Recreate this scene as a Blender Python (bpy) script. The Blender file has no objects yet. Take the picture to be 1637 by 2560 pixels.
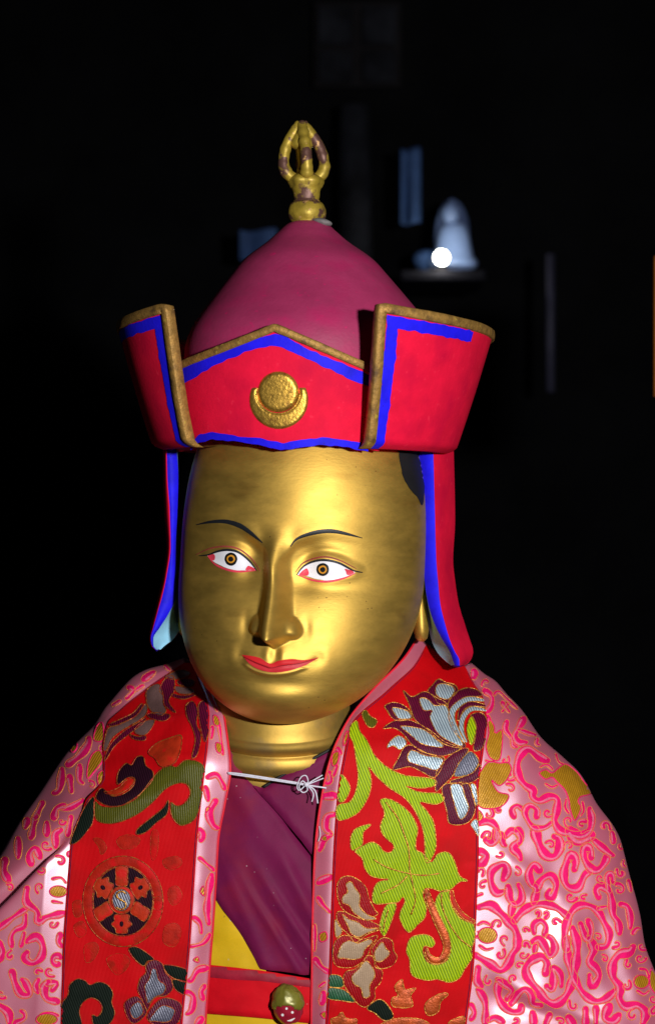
import bpy, bmesh, math, random
import numpy as np
from mathutils import Vector, Matrix, noise
from mathutils.bvhtree import BVHTree
from mathutils.geometry import delaunay_2d_cdt

random.seed(7); np.random.seed(7)
scn = bpy.context.scene
COL = scn.collection

# ------------------------------------------------------------------ scale
S = 0.00033            # metres for one unit of the measuring grid (1 unit = 0.33 mm on the statue)
D = 4500.0             # camera distance in the same units (about 1.5 m)

# ------------------------------------------------------------------ camera, world, light
cam = bpy.data.cameras.new('camera'); camo = bpy.data.objects.new('camera', cam); COL.objects.link(camo)
camo.location = (0, -D*S, 0); camo.rotation_euler = (math.pi/2, 0, 0)
cam.sensor_fit = 'VERTICAL'; cam.sensor_height = 36.0
cam.lens = 18.0/(1280.0/D)
cam.clip_start = 0.05; cam.clip_end = 60
cam.dof.use_dof = True; cam.dof.focus_distance = (D-170)*S
cam.dof.aperture_fstop = cam.lens/11.0
cam.dof.aperture_blades = 0
scn.camera = camo

wd = bpy.data.worlds.new('World'); scn.world = wd; wd.use_nodes = True
bg = wd.node_tree.nodes['Background']
bg.inputs[0].default_value = (0.8, 0.85, 1.0, 1); bg.inputs[1].default_value = 0.006

fl = bpy.data.lights.new('camera_flash', 'AREA'); flo = bpy.data.objects.new('camera_flash', fl); COL.objects.link(flo)
fl.shape = 'RECTANGLE'; fl.size = 0.075; fl.size_y = 0.05; fl.energy = 27.0; fl.color = (1.0, 0.97, 0.95)
flo.location = (0.38, -1.50, 0.11)
flo.rotation_euler = (Vector((0.0, 0, -0.05)) - flo.location).to_track_quat('-Z', 'Y').to_euler()

scn.render.engine = 'CYCLES'
scn.view_settings.view_transform = 'Standard'; scn.view_settings.look = 'None'
scn.view_settings.exposure = 0.0; scn.view_settings.gamma = 1.0
scn.view_settings.use_curve_mapping = False

# ------------------------------------------------------------------ helpers
def W(px, py, y=0.0):
    k = (D+y)/D
    return Vector(((px-818.5)*k*S, y*S, (1280.0-py)*k*S))
CAM = Vector((0, -D*S, 0))
def cast(px, py, bvh):
    d = (W(px, py, 0)-CAM).normalized()
    loc, n, i, t = bvh.ray_cast(CAM, d)
    if loc is None: return None
    if n.dot(d) > 0: n = -n
    return loc, n

def catmull(pts, closed=False, seg=8):
    P = np.array(pts, float); n = len(P); out = []
    rng = range(n) if closed else range(n-1)
    for i in rng:
        if closed: p0, p1, p2, p3 = P[(i-1) % n], P[i], P[(i+1) % n], P[(i+2) % n]
        else: p0, p1, p2, p3 = P[max(i-1, 0)], P[i], P[i+1], P[min(i+2, n-1)]
        for j in range(seg):
            t = j/seg
            out.append(0.5*((2*p1)+(-p0+p2)*t+(2*p0-5*p1+4*p2-p3)*t*t+(-p0+3*p1-3*p2+p3)*t**3))
    if not closed: out.append(P[-1])
    return np.array(out)
def resample(P, step, closed=False):
    P = np.array(P, float)
    if closed: P = np.vstack([P, P[:1]])
    d = np.r_[0, np.cumsum(np.linalg.norm(np.diff(P, axis=0), axis=1))]
    n = max(int(round(d[-1]/step)), 3)
    t = np.linspace(0, d[-1], n+1)
    Q = np.stack([np.interp(t, d, P[:, k]) for k in range(P.shape[1])], 1)
    return Q[:-1] if closed else Q
def pchip(x, Y, xi):
    x = np.asarray(x, float); Y = np.asarray(Y, float); xi = np.asarray(xi, float)
    h = np.diff(x); dl = np.diff(Y, axis=0)/h[:, None]
    m = np.zeros_like(Y); m[0] = dl[0]; m[-1] = dl[-1]
    for k in range(1, len(x)-1):
        a, b = dl[k-1], dl[k]; w1 = 2*h[k]+h[k-1]; w2 = h[k]+2*h[k-1]
        ok = a*b > 0
        with np.errstate(all='ignore'):
            m[k] = np.where(ok, (w1+w2)/(w1/np.where(ok, a, 1)+w2/np.where(ok, b, 1)), 0)
    i = np.clip(np.searchsorted(x, xi, side='right')-1, 0, len(x)-2)
    t = ((xi-x[i])/h[i])[:, None]; hh = h[i][:, None]
    return (Y[i]*(1+2*t)*(1-t)**2+m[i]*hh*t*(1-t)**2+Y[i+1]*t*t*(3-2*t)+m[i+1]*hh*t*t*(t-1))
def sstep(a, b, x):
    t = np.clip((np.asarray(x, float)-a)/(b-a), 0, 1); return t*t*(3-2*t)
def seg_dist(P, poly, closed=True):
    P = np.asarray(P, float); A = np.asarray(poly, float)
    B = np.roll(A, -1, 0) if closed else A[1:]
    if not closed: A = A[:-1]
    best = np.full(len(P), 1e9)
    for a, b in zip(A, B):
        ab = b-a; L = ab@ab+1e-12
        t = np.clip(((P-a)@ab)/L, 0, 1)
        d = np.linalg.norm(P-(a+t[:, None]*ab), axis=1)
        best = np.minimum(best, d)
    return best
def inside(P, poly):
    P = np.asarray(P); x, y = P[:, 0], P[:, 1]; c = np.zeros(len(P), bool)
    n = len(poly); j = n-1
    for i in range(n):
        xi, yi = poly[i]; xj, yj = poly[j]
        if yi != yj:
            c ^= ((yi > y) != (yj > y)) & (x < (xj-xi)*(y-yi)/(yj-yi)+xi)
        j = i
    return c

class MB:
    def __init__(s): s.v = []; s.f = []; s.m = []
    def add(s, v, f, m=0):
        o = len(s.v); s.v += [tuple(x) for x in v]; s.f += [tuple(i+o for i in q) for q in f]; s.m += [m]*len(f)
        return s
    def build(s, name, mats, parent=None, smooth=True):
        me = bpy.data.meshes.new(name); me.from_pydata(s.v, [], s.f)
        if not isinstance(mats, (list, tuple)): mats = [mats]
        for m in mats: me.materials.append(m)
        if len(mats) > 1: me.polygons.foreach_set('material_index', s.m)
        if smooth: me.polygons.foreach_set('use_smooth', [True]*len(me.polygons))
        me.update()
        o = bpy.data.objects.new(name, me); COL.objects.link(o)
        if parent is not None:
            o.parent = parent
            if parent.type == 'EMPTY': o.matrix_parent_inverse = Matrix.Translation(-parent.location)
        return o
def tag(o, label, cat, group=None, kind=None):
    if label: o['label'] = label
    if cat: o['category'] = cat
    if group: o['group'] = group
    if kind: o['kind'] = kind
    return o
def empty(name, loc, label, cat, group=None):
    o = bpy.data.objects.new(name, None); COL.objects.link(o); o.location = loc; o.empty_display_size = 0.03
    return tag(o, label, cat, group)
def bvh_of(o):
    me = o.data
    return BVHTree.FromPolygons([v.co.copy() for v in me.vertices], [tuple(p.vertices) for p in me.polygons])
def grid_faces(nr, nc, wrap=False):
    f = []
    for i in range(nr-1):
        for j in range(nc if wrap else nc-1):
            a = i*nc+j; b = i*nc+(j+1) % nc
            f.append((a, b, b+nc, a+nc))
    return f
def tube(P, r, sides=6, closed=False, flat=1.0, ref=None):
    """round tube along 3-D points; r a number or one per point"""
    P = [Vector(p) for p in P]; n = len(P); V = []; F = []
    r = [r]*n if np.isscalar(r) else list(r)
    up = Vector(ref) if ref is not None else Vector((0.0123, -1, 0.037))
    for i in range(n):
        a = P[(i-1) % n] if (closed or i > 0) else P[i]; b = P[(i+1) % n] if (closed or i < n-1) else P[i]
        t = (b-a)
        if t.length < 1e-12: t = Vector((1, 0, 0))
        t.normalize()
        u = up-t*up.dot(t)
        if u.length < 1e-4: u = Vector((1, 0, 0))-t*t.x
        u.normalize(); w = t.cross(u)
        for k in range(sides):
            a_ = 2*math.pi*k/sides
            V.append(P[i]+u*(r[i]*math.cos(a_)*flat)+w*(r[i]*math.sin(a_)))
    m = n if closed else n-1
    for i in range(m):
        for k in range(sides):
            a0 = i*sides+k; a1 = i*sides+(k+1) % sides; b0 = ((i+1) % n)*sides+k; b1 = ((i+1) % n)*sides+(k+1) % sides
            F.append((a0, a1, b1, b0))
    if not closed:
        F.append(tuple(range(sides))[::-1]); F.append(tuple((n-1)*sides+k for k in range(sides)))
    return V, F
def lathe(prof, n=48, sx=1.0, sy=1.0):
    """profile of (radius, z) -> verts, faces about the z axis, in the same units"""
    V = []; 
    for r, z in prof:
        for k in range(n):
            a = 2*math.pi*k/n; V.append((r*math.cos(a)*sx, r*math.sin(a)*sy, z))
    return V, grid_faces(len(prof), n, wrap=True)

def patch(outline, bvh, off=1.0, step=8.0, dome=0.0, dw=8.0, offfn=None):
    """closed outline on the measuring grid -> surface that lies on bvh, lifted by off (+dome), units"""
    O = np.asarray(outline, float)
    mn, mx = O.min(0), O.max(0)
    gx = np.arange(mn[0]+step*.5, mx[0], step); gy = np.arange(mn[1]+step*.5, mx[1], step)
    I = np.zeros((0, 2))
    if len(gx) and len(gy):
        G = np.array([(x+(step*.5 if k % 2 else 0), y) for k, y in enumerate(gy) for x in gx])
        G = G[inside(G, O)]
        if len(G):
            I = G[seg_dist(G, O) > step*.45]
    P = np.vstack([O, I]); n = len(O)
    r = delaunay_2d_cdt([Vector(p) for p in P], [(i, (i+1) % n) for i in range(n)], [], 1, 1e-4)
    vs = np.array([tuple(v) for v in r[0]]); fs = r[2]
    dd = seg_dist(vs, O) if dome else None
    V = []; ok = []
    for i, (x, y) in enumerate(vs):
        h = cast(x, y, bvh)
        if h is None: V.append(Vector((0, 0, 0))); ok.append(False); continue
        o = off
        if dome: o += dome*math.sqrt(min(1.0, dd[i]/dw))
        if offfn: o += offfn(x, y)
        V.append(h[0]+h[1]*(o*S)); ok.append(True)
    # orientation towards the camera
    F = []
    for f in fs:
        if not all(ok[i] for i in f): continue
        a, b, c = (vs[f[0]], vs[f[1]], vs[f[2]])
        area = (b[0]-a[0])*(c[1]-a[1])-(b[1]-a[1])*(c[0]-a[0])
        F.append(tuple(f) if area < 0 else tuple(reversed(f)))
    keep = sorted({i for f in F for i in f}); mp = {k: i for i, k in enumerate(keep)}
    return [V[k] for k in keep], [tuple(mp[i] for i in f) for f in F]
def line3(pts, bvh, off):
    """points on the measuring grid -> list of runs of 3-D points lying on bvh"""
    runs = [[]]
    for x, y in pts:
        h = cast(x, y, bvh)
        if h is None:
            if runs[-1]: runs.append([])
        elif runs[-1] and (h[0]-runs[-1][-1]).length > 30*S:
            runs.append([h[0]+h[1]*(off*S)])
        else: runs[-1].append(h[0]+h[1]*(off*S))
    return [r for r in runs if len(r) > 1]
def ribbon_outline(c, hw):
    c = np.asarray(c, float); n = len(c)
    hw = np.full(n, hw, float) if np.isscalar(hw) else np.asarray(hw, float)
    t = np.gradient(c, axis=0); t /= np.linalg.norm(t, axis=1)[:, None]+1e-9
    nn = np.stack([-t[:, 1], t[:, 0]], 1)
    L = c+nn*hw[:, None]; R = c-nn*hw[:, None]
    cap1 = [c[-1]+hw[-1]*(math.cos(a)*nn[-1]+math.sin(a)*t[-1]) for a in np.linspace(0, math.pi, 6)[1:-1]]
    cap0 = [c[0]+hw[0]*(-math.cos(a)*nn[0]-math.sin(a)*t[0]) for a in np.linspace(0, math.pi, 6)[1:-1]]
    return np.vstack([L, cap1, R[::-1], cap0]), L, R
def ribbon(c, hw, bvh, off=1.0, dome=1.0, across=4):
    """brush stroke along a centre line, lying on bvh"""
    c = np.asarray(c, float); n = len(c)
    hw = np.full(n, hw, float) if np.isscalar(hw) else np.asarray(hw, float)
    t = np.gradient(c, axis=0); t /= np.linalg.norm(t, axis=1)[:, None]+1e-9
    nn = np.stack([-t[:, 1], t[:, 0]], 1)
    # rounded ends
    cc = [c[0]-t[0]*hw[0]*k for k in (.95, .7, .4)]+list(c)+[c[-1]+t[-1]*hw[-1]*k for k in (.4, .7, .95)]
    hh = [hw[0]*k for k in (.3, .71, .91)]+list(hw)+[hw[-1]*k for k in (.91, .71, .3)]
    nn = [nn[0]]*3+list(nn)+[nn[-1]]*3
    V = []; ok = []
    for p, h, q in zip(cc, hh, nn):
        for k in range(across+1):
            u = -1+2*k/across
            x, y = p+q*h*u
            r = cast(x, y, bvh)
            if r is None: V.append(Vector()); ok.append(False)
            else: V.append(r[0]+r[1]*((off+dome*math.sqrt(max(0, 1-u*u)))*S)); ok.append(True)
    F = []
    for f in grid_faces(len(cc), across+1):
        if all(ok[i] for i in f) and max((V[f[0]]-V[f[2]]).length, (V[f[1]]-V[f[3]]).length) < 60*S: F.append(f)
    keep = sorted({i for f in F for i in f}); mp = {k: i for i, k in enumerate(keep)}
    return [V[k] for k in keep], [tuple(mp[i] for i in f) for f in F]
def T(ox, oy, k):
    return lambda pts: [(ox+x*k, oy+y*k) for x, y in pts]

# ------------------------------------------------------------------ materials
def nd(t, ty, **kw):
    n = t.nodes.new(ty)
    for k, v in kw.items(): setattr(n, k, v)
    return n
def pm(name, col, rough=.5, metal=0.0, spec=.3, var=.15, vs=60, bump=.15, bs=400, wear=None, twill=None, rvar=0.0,
       aniso=0.0, sheen=0.0, emis=None, stretch=None, spots=None):
    """principled material: mottled colour, fine relief, optional worn second colour, twill weave, small spots"""
    m = bpy.data.materials.new(name); m.use_nodes = True; t = m.node_tree; L = t.links
    b = t.nodes['Principled BSDF']
    b.inputs['Roughness'].default_value = rough; b.inputs['Metallic'].default_value = metal
    b.inputs['Specular IOR Level'].default_value = spec
    if sheen: b.inputs['Sheen Weight'].default_value = sheen
    tc = nd(t, 'ShaderNodeTexCoord'); src = tc.outputs['Object']
    if stretch:
        mp = nd(t, 'ShaderNodeMapping'); mp.inputs['Scale'].default_value = stretch; L.new(src, mp.inputs[0]); vsrc = mp.outputs[0]
    else: vsrc = src
    n1 = nd(t, 'ShaderNodeTexNoise'); n1.inputs['Scale'].default_value = vs; n1.inputs['Detail'].default_value = 6; n1.inputs['Roughness'].default_value = .65
    L.new(vsrc, n1.inputs['Vector'])
    rp = nd(t, 'ShaderNodeValToRGB'); e = rp.color_ramp.elements
    c = np.array(col)
    e[0].position = .3; e[0].color = (*np.clip(c*(1-var), 0, 1), 1); e[1].position = .7; e[1].color = (*np.clip(c*(1+var), 0, 1), 1)
    L.new(n1.outputs['Fac'], rp.inputs[0]); out = rp.outputs[0]
    def mix(a, bcol, fac):
        mx = nd(t, 'ShaderNodeMix', data_type='RGBA'); L.new(fac, mx.inputs[0]); L.new(a, mx.inputs[6])
        if isinstance(bcol, tuple): mx.inputs[7].default_value = (*bcol, 1)
        else: L.new(bcol, mx.inputs[7])
        return mx.outputs[2]
    def thresh(sc, lo, hi, det=5, vec=None):
        n = nd(t, 'ShaderNodeTexNoise'); n.inputs['Scale'].default_value = sc; n.inputs['Detail'].default_value = det
        L.new(vec or src, n.inputs['Vector'])
        r = nd(t, 'ShaderNodeMapRange'); r.inputs[1].default_value = lo; r.inputs[2].default_value = hi
        L.new(n.outputs['Fac'], r.inputs[0]); return r.outputs[0]
    if wear:
        for wcol, sc, lo, hi in wear: out = mix(out, wcol, thresh(sc, lo, hi, vec=vsrc))
    if spots:
        scol, sc, rad = spots
        vo = nd(t, 'ShaderNodeTexVoronoi'); vo.inputs['Scale'].default_value = sc; L.new(src, vo.inputs['Vector'])
        r = nd(t, 'ShaderNodeMapRange'); r.inputs[1].default_value = rad; r.inputs[2].default_value = rad*.6
        L.new(vo.outputs['Distance'], r.inputs[0])
        g = thresh(sc*.13, .55, .62); mu = nd(t, 'ShaderNodeMath', operation='MULTIPLY'); L.new(r.outputs[0], mu.inputs[0]); L.new(g, mu.inputs[1])
        out = mix(out, scol, mu.outputs[0])
    hsrc = None
    nb = nd(t, 'ShaderNodeTexNoise'); nb.inputs['Scale'].default_value = bs; nb.inputs['Detail'].default_value = 4
    L.new(vsrc, nb.inputs['Vector']); hsrc = nb.outputs['Fac']
    if twill:
        ang, period, dark = twill
        mp2 = nd(t, 'ShaderNodeMapping'); mp2.inputs['Rotation'].default_value = (0, math.radians(ang), 0); L.new(src, mp2.inputs[0])
        wv = nd(t, 'ShaderNodeTexWave', bands_direction='X'); wv.inputs['Scale'].default_value = 2*math.pi/(20*period*S)
        wv.inputs['Distortion'].default_value = .6; wv.inputs['Detail Scale'].default_value = 3
        L.new(mp2.outputs[0], wv.inputs['Vector'])
        inv = nd(t, 'ShaderNodeMath', operation='SUBTRACT'); inv.inputs[0].default_value = 1; L.new(wv.outputs['Fac'], inv.inputs[1])
        mu = nd(t, 'ShaderNodeMath', operation='MULTIPLY'); L.new(inv.outputs[0], mu.inputs[0]); mu.inputs[1].default_value = .9
        out = mix(out, dark, mu.outputs[0])
        ad = nd(t, 'ShaderNodeMath', operation='ADD'); L.new(wv.outputs['Fac'], ad.inputs[0]); L.new(hsrc, ad.inputs[1]); hsrc = ad.outputs[0]
    L.new(out, b.inputs['Base Color'])
    if rvar:
        r = nd(t, 'ShaderNodeMapRange'); r.inputs[3].default_value = rough-rvar; r.inputs[4].default_value = rough+rvar
        r.inputs[1].default_value = .3; r.inputs[2].default_value = .7
        L.new(n1.outputs['Fac'], r.inputs[0]); L.new(r.outputs[0], b.inputs['Roughness'])
    if bump:
        bp = nd(t, 'ShaderNodeBump'); bp.inputs['Strength'].default_value = bump; bp.inputs['Distance'].default_value = .0006
        L.new(hsrc, bp.inputs['Height']); L.new(bp.outputs[0], b.inputs['Normal'])
    if emis:
        b.inputs['Emission Color'].default_value = (*emis[0], 1); b.inputs['Emission Strength'].default_value = emis[1]
    return m
M = {}
M['gold_face'] = pm('gilded_skin', (.64, .415, .085), .58, .90, .5, .08, 42, .16, 300, rvar=.05, stretch=(.8, .8, 2.2),
                    wear=[((.36, .19, .035), 26, .60, .9)], spots=((.16, .075, .03), 190, .11))
M['gold_neck'] = pm('gilded_neck', (.56, .36, .075), .55, .8, .4, .15, 40, .12, 260, wear=[((.26, .19, .11), 26, .55, .75)])
M['gold_trim'] = pm('gold_paint_trim', (.34, .19, .045), .58, .4, .4, .4, 200, .8, 600, wear=[((.10, .055, .025), 70, .55, .70), ((.5,.36,.06), 160, .66, .72)])
M['gold_relief'] = pm('gold_relief', (.60, .36, .06), .42, .85, .5, .35, 260, .6, 500, wear=[((.28, .13, .03), 120, .55, .7)])
M['hat_red'] = pm('hat_red_paint', (.74, .007, .042), .7, 0, .10, .12, 50, .3, 420, wear=[((.58, .004, .04), 34, .48, .75), ((.78, .02, .06), 200, .64, .75)])
M['hat_blue'] = pm('hat_blue_paint', (.014, .009, .80), .6, 0, .15, .18, 60, .35, 400, wear=[((.006, .005, .5), 40, .55, .75)], spots=((.02, .01, .05), 160, .12))
M['lining_blue'] = pm('pale_blue_paint', (.30, .64, .86), .6, 0, .25, .12, 60, .2, 400)
M['dome'] = pm('maroon_dome_paint', (.34, .026, .10), .6, 0, .35, .14, 26, .30, 300,
               wear=[((.40, .016, .10), 38, .52, .75), ((.5, .012, .11), 160, .64, .76)], stretch=(1, 1, 1.5), rvar=.06)
M['finial'] = pm('worn_gilt_finial', (.42, .30, .035), .48, .38, .5, .25, 120, .5, 260,
                 wear=[((.13, .06, .045), 75, .52, .58), ((.62, .36, .14), 200, .64, .70)])
M['solder'] = pm('grey_filler', (.16, .15, .15), .7, 0, .3, .3, 200, .5, 300)
M['hair'] = pm('black_hair_paint', (.012, .012, .014), .6, 0, .3)
M['eye_white'] = pm('eye_white_paint', (.80, .81, .88), .38, 0, .4, .03, 80, .08, 300, spots=((.2, .15, .15), 260, .14))
M['eye_black'] = pm('eye_black_paint', (.006, .006, .006), .45, 0, .3)
M['eye_gold'] = pm('eye_ochre_paint', (.62, .27, .02), .5, 0, .3)
M['eye_red'] = pm('eye_red_paint', (.72, .05, .09), .5, 0, .3, .2, 120, .1)
M['lid_red'] = pm('lid_brown_red_paint', (.30, .055, .04), .5, 0, .3, .25, 120, .1)
M['brow'] = pm('brow_paint', (.012, .014, .018), .5, 0, .3)
M['lip_up'] = pm('upper_lip_paint', (.58, .016, .022), .55, 0, .2, .12, 90, .12)
M['lip_low'] = pm('lower_lip_paint', (.54, .024, .036), .5, 0, .25, .12, 90, .12)
M['lip_line'] = pm('mouth_line_paint', (.26, .006, .012), .6, 0, .2)
M['robe'] = pm('maroon_robe_paint', (.15, .007, .056), .6, 0, .12, .16, 22, .2, 300, wear=[((.22, .01, .035), 18, .5, .7)], spots=((.55, .45, .5), 150, .10))
M['yellow'] = pm('yellow_paint', (.66, .42, .008), .55, 0, .3, .12, 30, .2, 260, wear=[((.20, .13, .03), 60, .66, .70)], spots=((.5, .45, .35), 120, .12))
M['belt'] = pm('red_belt_paint', (.60, .004, .012), .6, 0, .12, .15, 30, .2, 260, spots=((.6, .4, .4), 140, .11))
M['belt_dark'] = pm('dark_red_belt_edge', (.30, .008, .028), .6, 0, .3, .25, 50, .25, 260)
M['knob_green'] = pm('knob_green', (.17, .16, .018), .38, .2, .6, .3, 60, .4, 200)
M['knob_red'] = pm('knob_maroon', (.30, .010, .028), .3, 0, .7, .2, 60, .2, 200)
M['white'] = pm('painted_glint_white', (.8, .8, .8), .4, 0, .4)
M['cord'] = pm('white_cotton_cord', (.66, .66, .76), .8, 0, .2, .15, 300, .5, 900)
M['satin'] = pm('pink_satin', (.68, .115, .205), .6, 0, .15, .08, 30, .10, 1400)
M['scroll'] = pm('hot_pink_weave', (.86, .008, .15), .6, 0, .12, .22, 160, .5, 600)
M['scroll_core'] = pm('pale_pink_weave', (.80, .16, .30), .55, 0, .2, .3, 300, .5, 900)
M['scroll_gold'] = pm('ochre_gold_weave', (.62, .32, .015), .42, .25, .5, .2, 160, .5, 600, twill=(-30, 5.5, (.40, .17, .01)))
M['thread'] = pm('gold_thread', (.72, .36, .06), .35, .6, .6, .35, 900, .6, 1500, wear=[((.45, .06, .02), 500, .52, .6)])
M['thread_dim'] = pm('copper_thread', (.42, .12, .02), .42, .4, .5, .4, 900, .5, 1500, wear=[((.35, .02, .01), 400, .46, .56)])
M['thread_pink'] = pm('ochre_thread', (.80, .36, .035), .5, .2, .4, .3, 900, .4, 1500)
M['thread_dark'] = pm('dark_stitching', (.02, .012, .06), .7, 0, .2)
M['red_satin'] = pm('red_brocade_ground', (.60, .0015, .006), .6, 0, .10, .2, 28, .25, 1000, wear=[((.36, .002, .004), 26, .5, .72), ((.66, .004, .012), 60, .6, .7)], twill=(5, 3.2, (.52, .003, .005)))
M['piping'] = pm('red_piping', (.70, .01, .03), .5, 0, .4)
M['green'] = pm('leaf_green_weave', (.47, .62, .004), .5, 0, .2, .14, 40, .5, 800, twill=(22, 6.4, (.085, .20, .002)))
M['olive'] = pm('olive_weave', (.11, .11, .006), .45, 0, .2, .15, 50, .5, 800, twill=(4, 5.5, (.045, .05, .004)))
M['plum'] = pm('plum_weave', (.15, .004, .036), .42, 0, .2, .2, 60, .5, 800, twill=(20, 5.6, (.04, .003, .012)))
M['silver'] = pm('silver_blue_weave', (.60, .76, .84), .36, .3, .6, .16, 50, .5, 800, twill=(24, 6, (.10, .15, .22)))
M['slate'] = pm('slate_weave', (.16, .17, .24), .40, .2, .6, .16, 60, .5, 800, twill=(24, 5.6, (.05, .05, .08)))
M['beige'] = pm('beige_weave', (.50, .36, .24), .40, .15, .2, .12, 60, .5, 800, twill=(5, 5, (.34, .22, .14)))
M['crimson'] = pm('crimson_weave', (.42, .003, .008), .45, 0, .2, .2, 60, .5, 800, twill=(20, 5.6, (.2, .002, .005)))
M['black_green'] = pm('black_green_weave', (.010, .018, .012), .65, 0, .08, .2, 80, .4, 800, twill=(22, 5.6, (.004, .006, .005)))
M['black_plum'] = pm('black_plum_weave', (.026, .004, .014), .65, 0, .08, .2, 80, .4, 800, twill=(22, 5.6, (.01, .003, .006)))
M['dgreen'] = pm('dark_green_weave', (.02, .13, .05), .45, 0, .4, .2, 80, .4, 800, twill=(22, 6, (.006, .035, .016)))
M['copper'] = pm('copper_weave', (.46, .075, .012), .42, .35, .4, .45, 120, .6, 700)
M['rust'] = pm('rust_weave', (.44, .026, .006), .55, 0, .2, .25, 120, .5, 700, wear=[((.60, .01, .008), 90, .55, .62)])
M['tonal'] = pm('tonal_red_weave', (.40, .012, .005), .55, 0, .15, .3, 120, .5, 700, wear=[((.58, .004, .006), 70, .5, .6)])
M['dimgrey'] = pm('dull_grey_weave', (.16, .085, .08), .45, .1, .4, .25, 60, .5, 700)  # dark grey of the petals at the top of the left band

def add_gloss(m, col, rough, fac):
    t = m.node_tree; L = t.links; b = t.nodes['Principled BSDF']; out = [n for n in t.nodes if n.type == 'OUTPUT_MATERIAL'][0]
    g = nd(t, 'ShaderNodeBsdfGlossy'); g.inputs['Color'].default_value = (*col, 1); g.inputs['Roughness'].default_value = rough
    if b.inputs['Normal'].links: L.new(b.inputs['Normal'].links[0].from_socket, g.inputs['Normal'])
    mx = nd(t, 'ShaderNodeMixShader'); mx.inputs[0].default_value = fac
    L.new(b.outputs[0], mx.inputs[1]); L.new(g.outputs[0], mx.inputs[2]); L.new(mx.outputs[0], out.inputs['Surface'])
add_gloss(M['satin'], (.96, .87, 1.0), .48, .38)
# ------------------------------------------------------------------ head frame (turned to the left, slightly rolled)
YAW = math.radians(12.5); ROLL = math.radians(3.2); HC = (755.0, 1430.0)
cy_, sy_ = math.cos(YAW), math.sin(YAW); cr_, sr_ = math.cos(ROLL), math.sin(ROLL)
def HLn(lx, lf, lz):
    """head frame (right, front, up; units) -> world metres; arrays allowed"""
    x = lx*cy_-lf*sy_; y = -lf*cy_-lx*sy_
    X = HC[0]-818.5+x*cr_-(-lz)*(-sr_)*-1 if False else HC[0]-818.5+x*cr_+lz*sr_
    Z = 1280-HC[1]+lz*cr_-x*sr_
    return X*S, y*S, Z*S
def HL(lx, lf, lz): return Vector(HLn(lx, lf, lz))
def HLinv(v):
    X = v.x/S-(HC[0]-818.5); Z = v.z/S-(1280-HC[1]); y = v.y/S
    x = X*cr_-Z*sr_; lz = X*sr_+Z*cr_
    return x*cy_-y*sy_, -x*sy_-y*cy_, lz

# ================================================================== STATUE
statue = empty('gilded_statue', W(700, 3000, 60), 'gold faced seated statue in maroon robe with painted eyes and red lips', 'statue')

# ---- head
def head_base(phi, lz):
    lo = lz < 0
    w = np.where(lo, np.clip(-lz/362, 0, 1), np.clip(lz/530, 0, 1))
    q = np.sqrt(np.clip(1-np.where(lo, w**2.2, w**3), 0, 1))
    a = 306*q
    d = np.where(np.cos(phi) > 0, 290, 300)*q
    c = np.where(lo, 165*w**1.6, 0)
    return a*np.sin(phi), c+d*np.cos(phi)
tt = np.linspace(0, 1, 330)
lz_rows = np.concatenate([np.linspace(480, 0, 170)[:-1], -362*np.sin(tt*math.pi/2)*1.0])
lz_rows[-1] = -361.99
ph = np.concatenate([np.linspace(-math.pi, -1.35, 40)[:-1], np.linspace(-1.35, 1.35, 440), np.linspace(1.35, math.pi, 40)[1:-1]])
PH, LZ = np.meshgrid(ph, lz_rows)
LX, LF = head_base(PH, LZ)
X, Y, Z = HLn(LX, LF, LZ)
fb = grid_faces(len(lz_rows), len(ph), wrap=True)
base_bvh = BVHTree.FromPolygons(np.stack([X, Y, Z], -1).reshape(-1, 3).tolist(), fb)
def loc(px, py):
    v = HLinv(cast(px, py, base_bvh)[0]); return np.array((v[0], v[2]))
H = T(440, 1080, .42857)
def locs(pts): return np.array([loc(*p) for p in pts])
el, er = loc(579, 1402), loc(815, 1426)
eye_l = [(185, 722), (240, 700), (310, 692), (370, 708), (430, 755), (467, 805), (400, 808), (330, 803), (260, 778), (212, 748)]
eye_r = [(708, 832), (740, 790), (800, 760), (870, 750), (940, 765), (1000, 795), (1043, 820), (980, 848), (900, 867), (820, 858), (760, 840)]
brow_l = [(122, 541), (200, 525), (290, 522), (370, 545), (430, 583), (505, 645)]
brow_r = [(667, 667), (700, 627), (760, 600), (850, 580), (940, 582), (1085, 618)]
nose_b = loc(684, 1600)      # below the nose on the bare face
mouth = loc(690, 1664); mcl, mcr = loc(605, 1638), loc(796, 1645)
G = lambda u, v: np.exp(-.5*(u*u+v*v))
x, z = LX, LZ
front = sstep(.05, .45, np.cos(PH))
pts = np.stack([x.ravel(), z.ravel()], 1)
fm = (front.ravel() > 0)
h = np.zeros_like(x)
def curve_d(hp, closed=False):
    c = locs(catmull(H(hp), closed, 6)); d = np.full(len(pts), 1e3); d[fm] = seg_dist(pts[fm], c, closed)
    return d.reshape(x.shape), c
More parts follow.
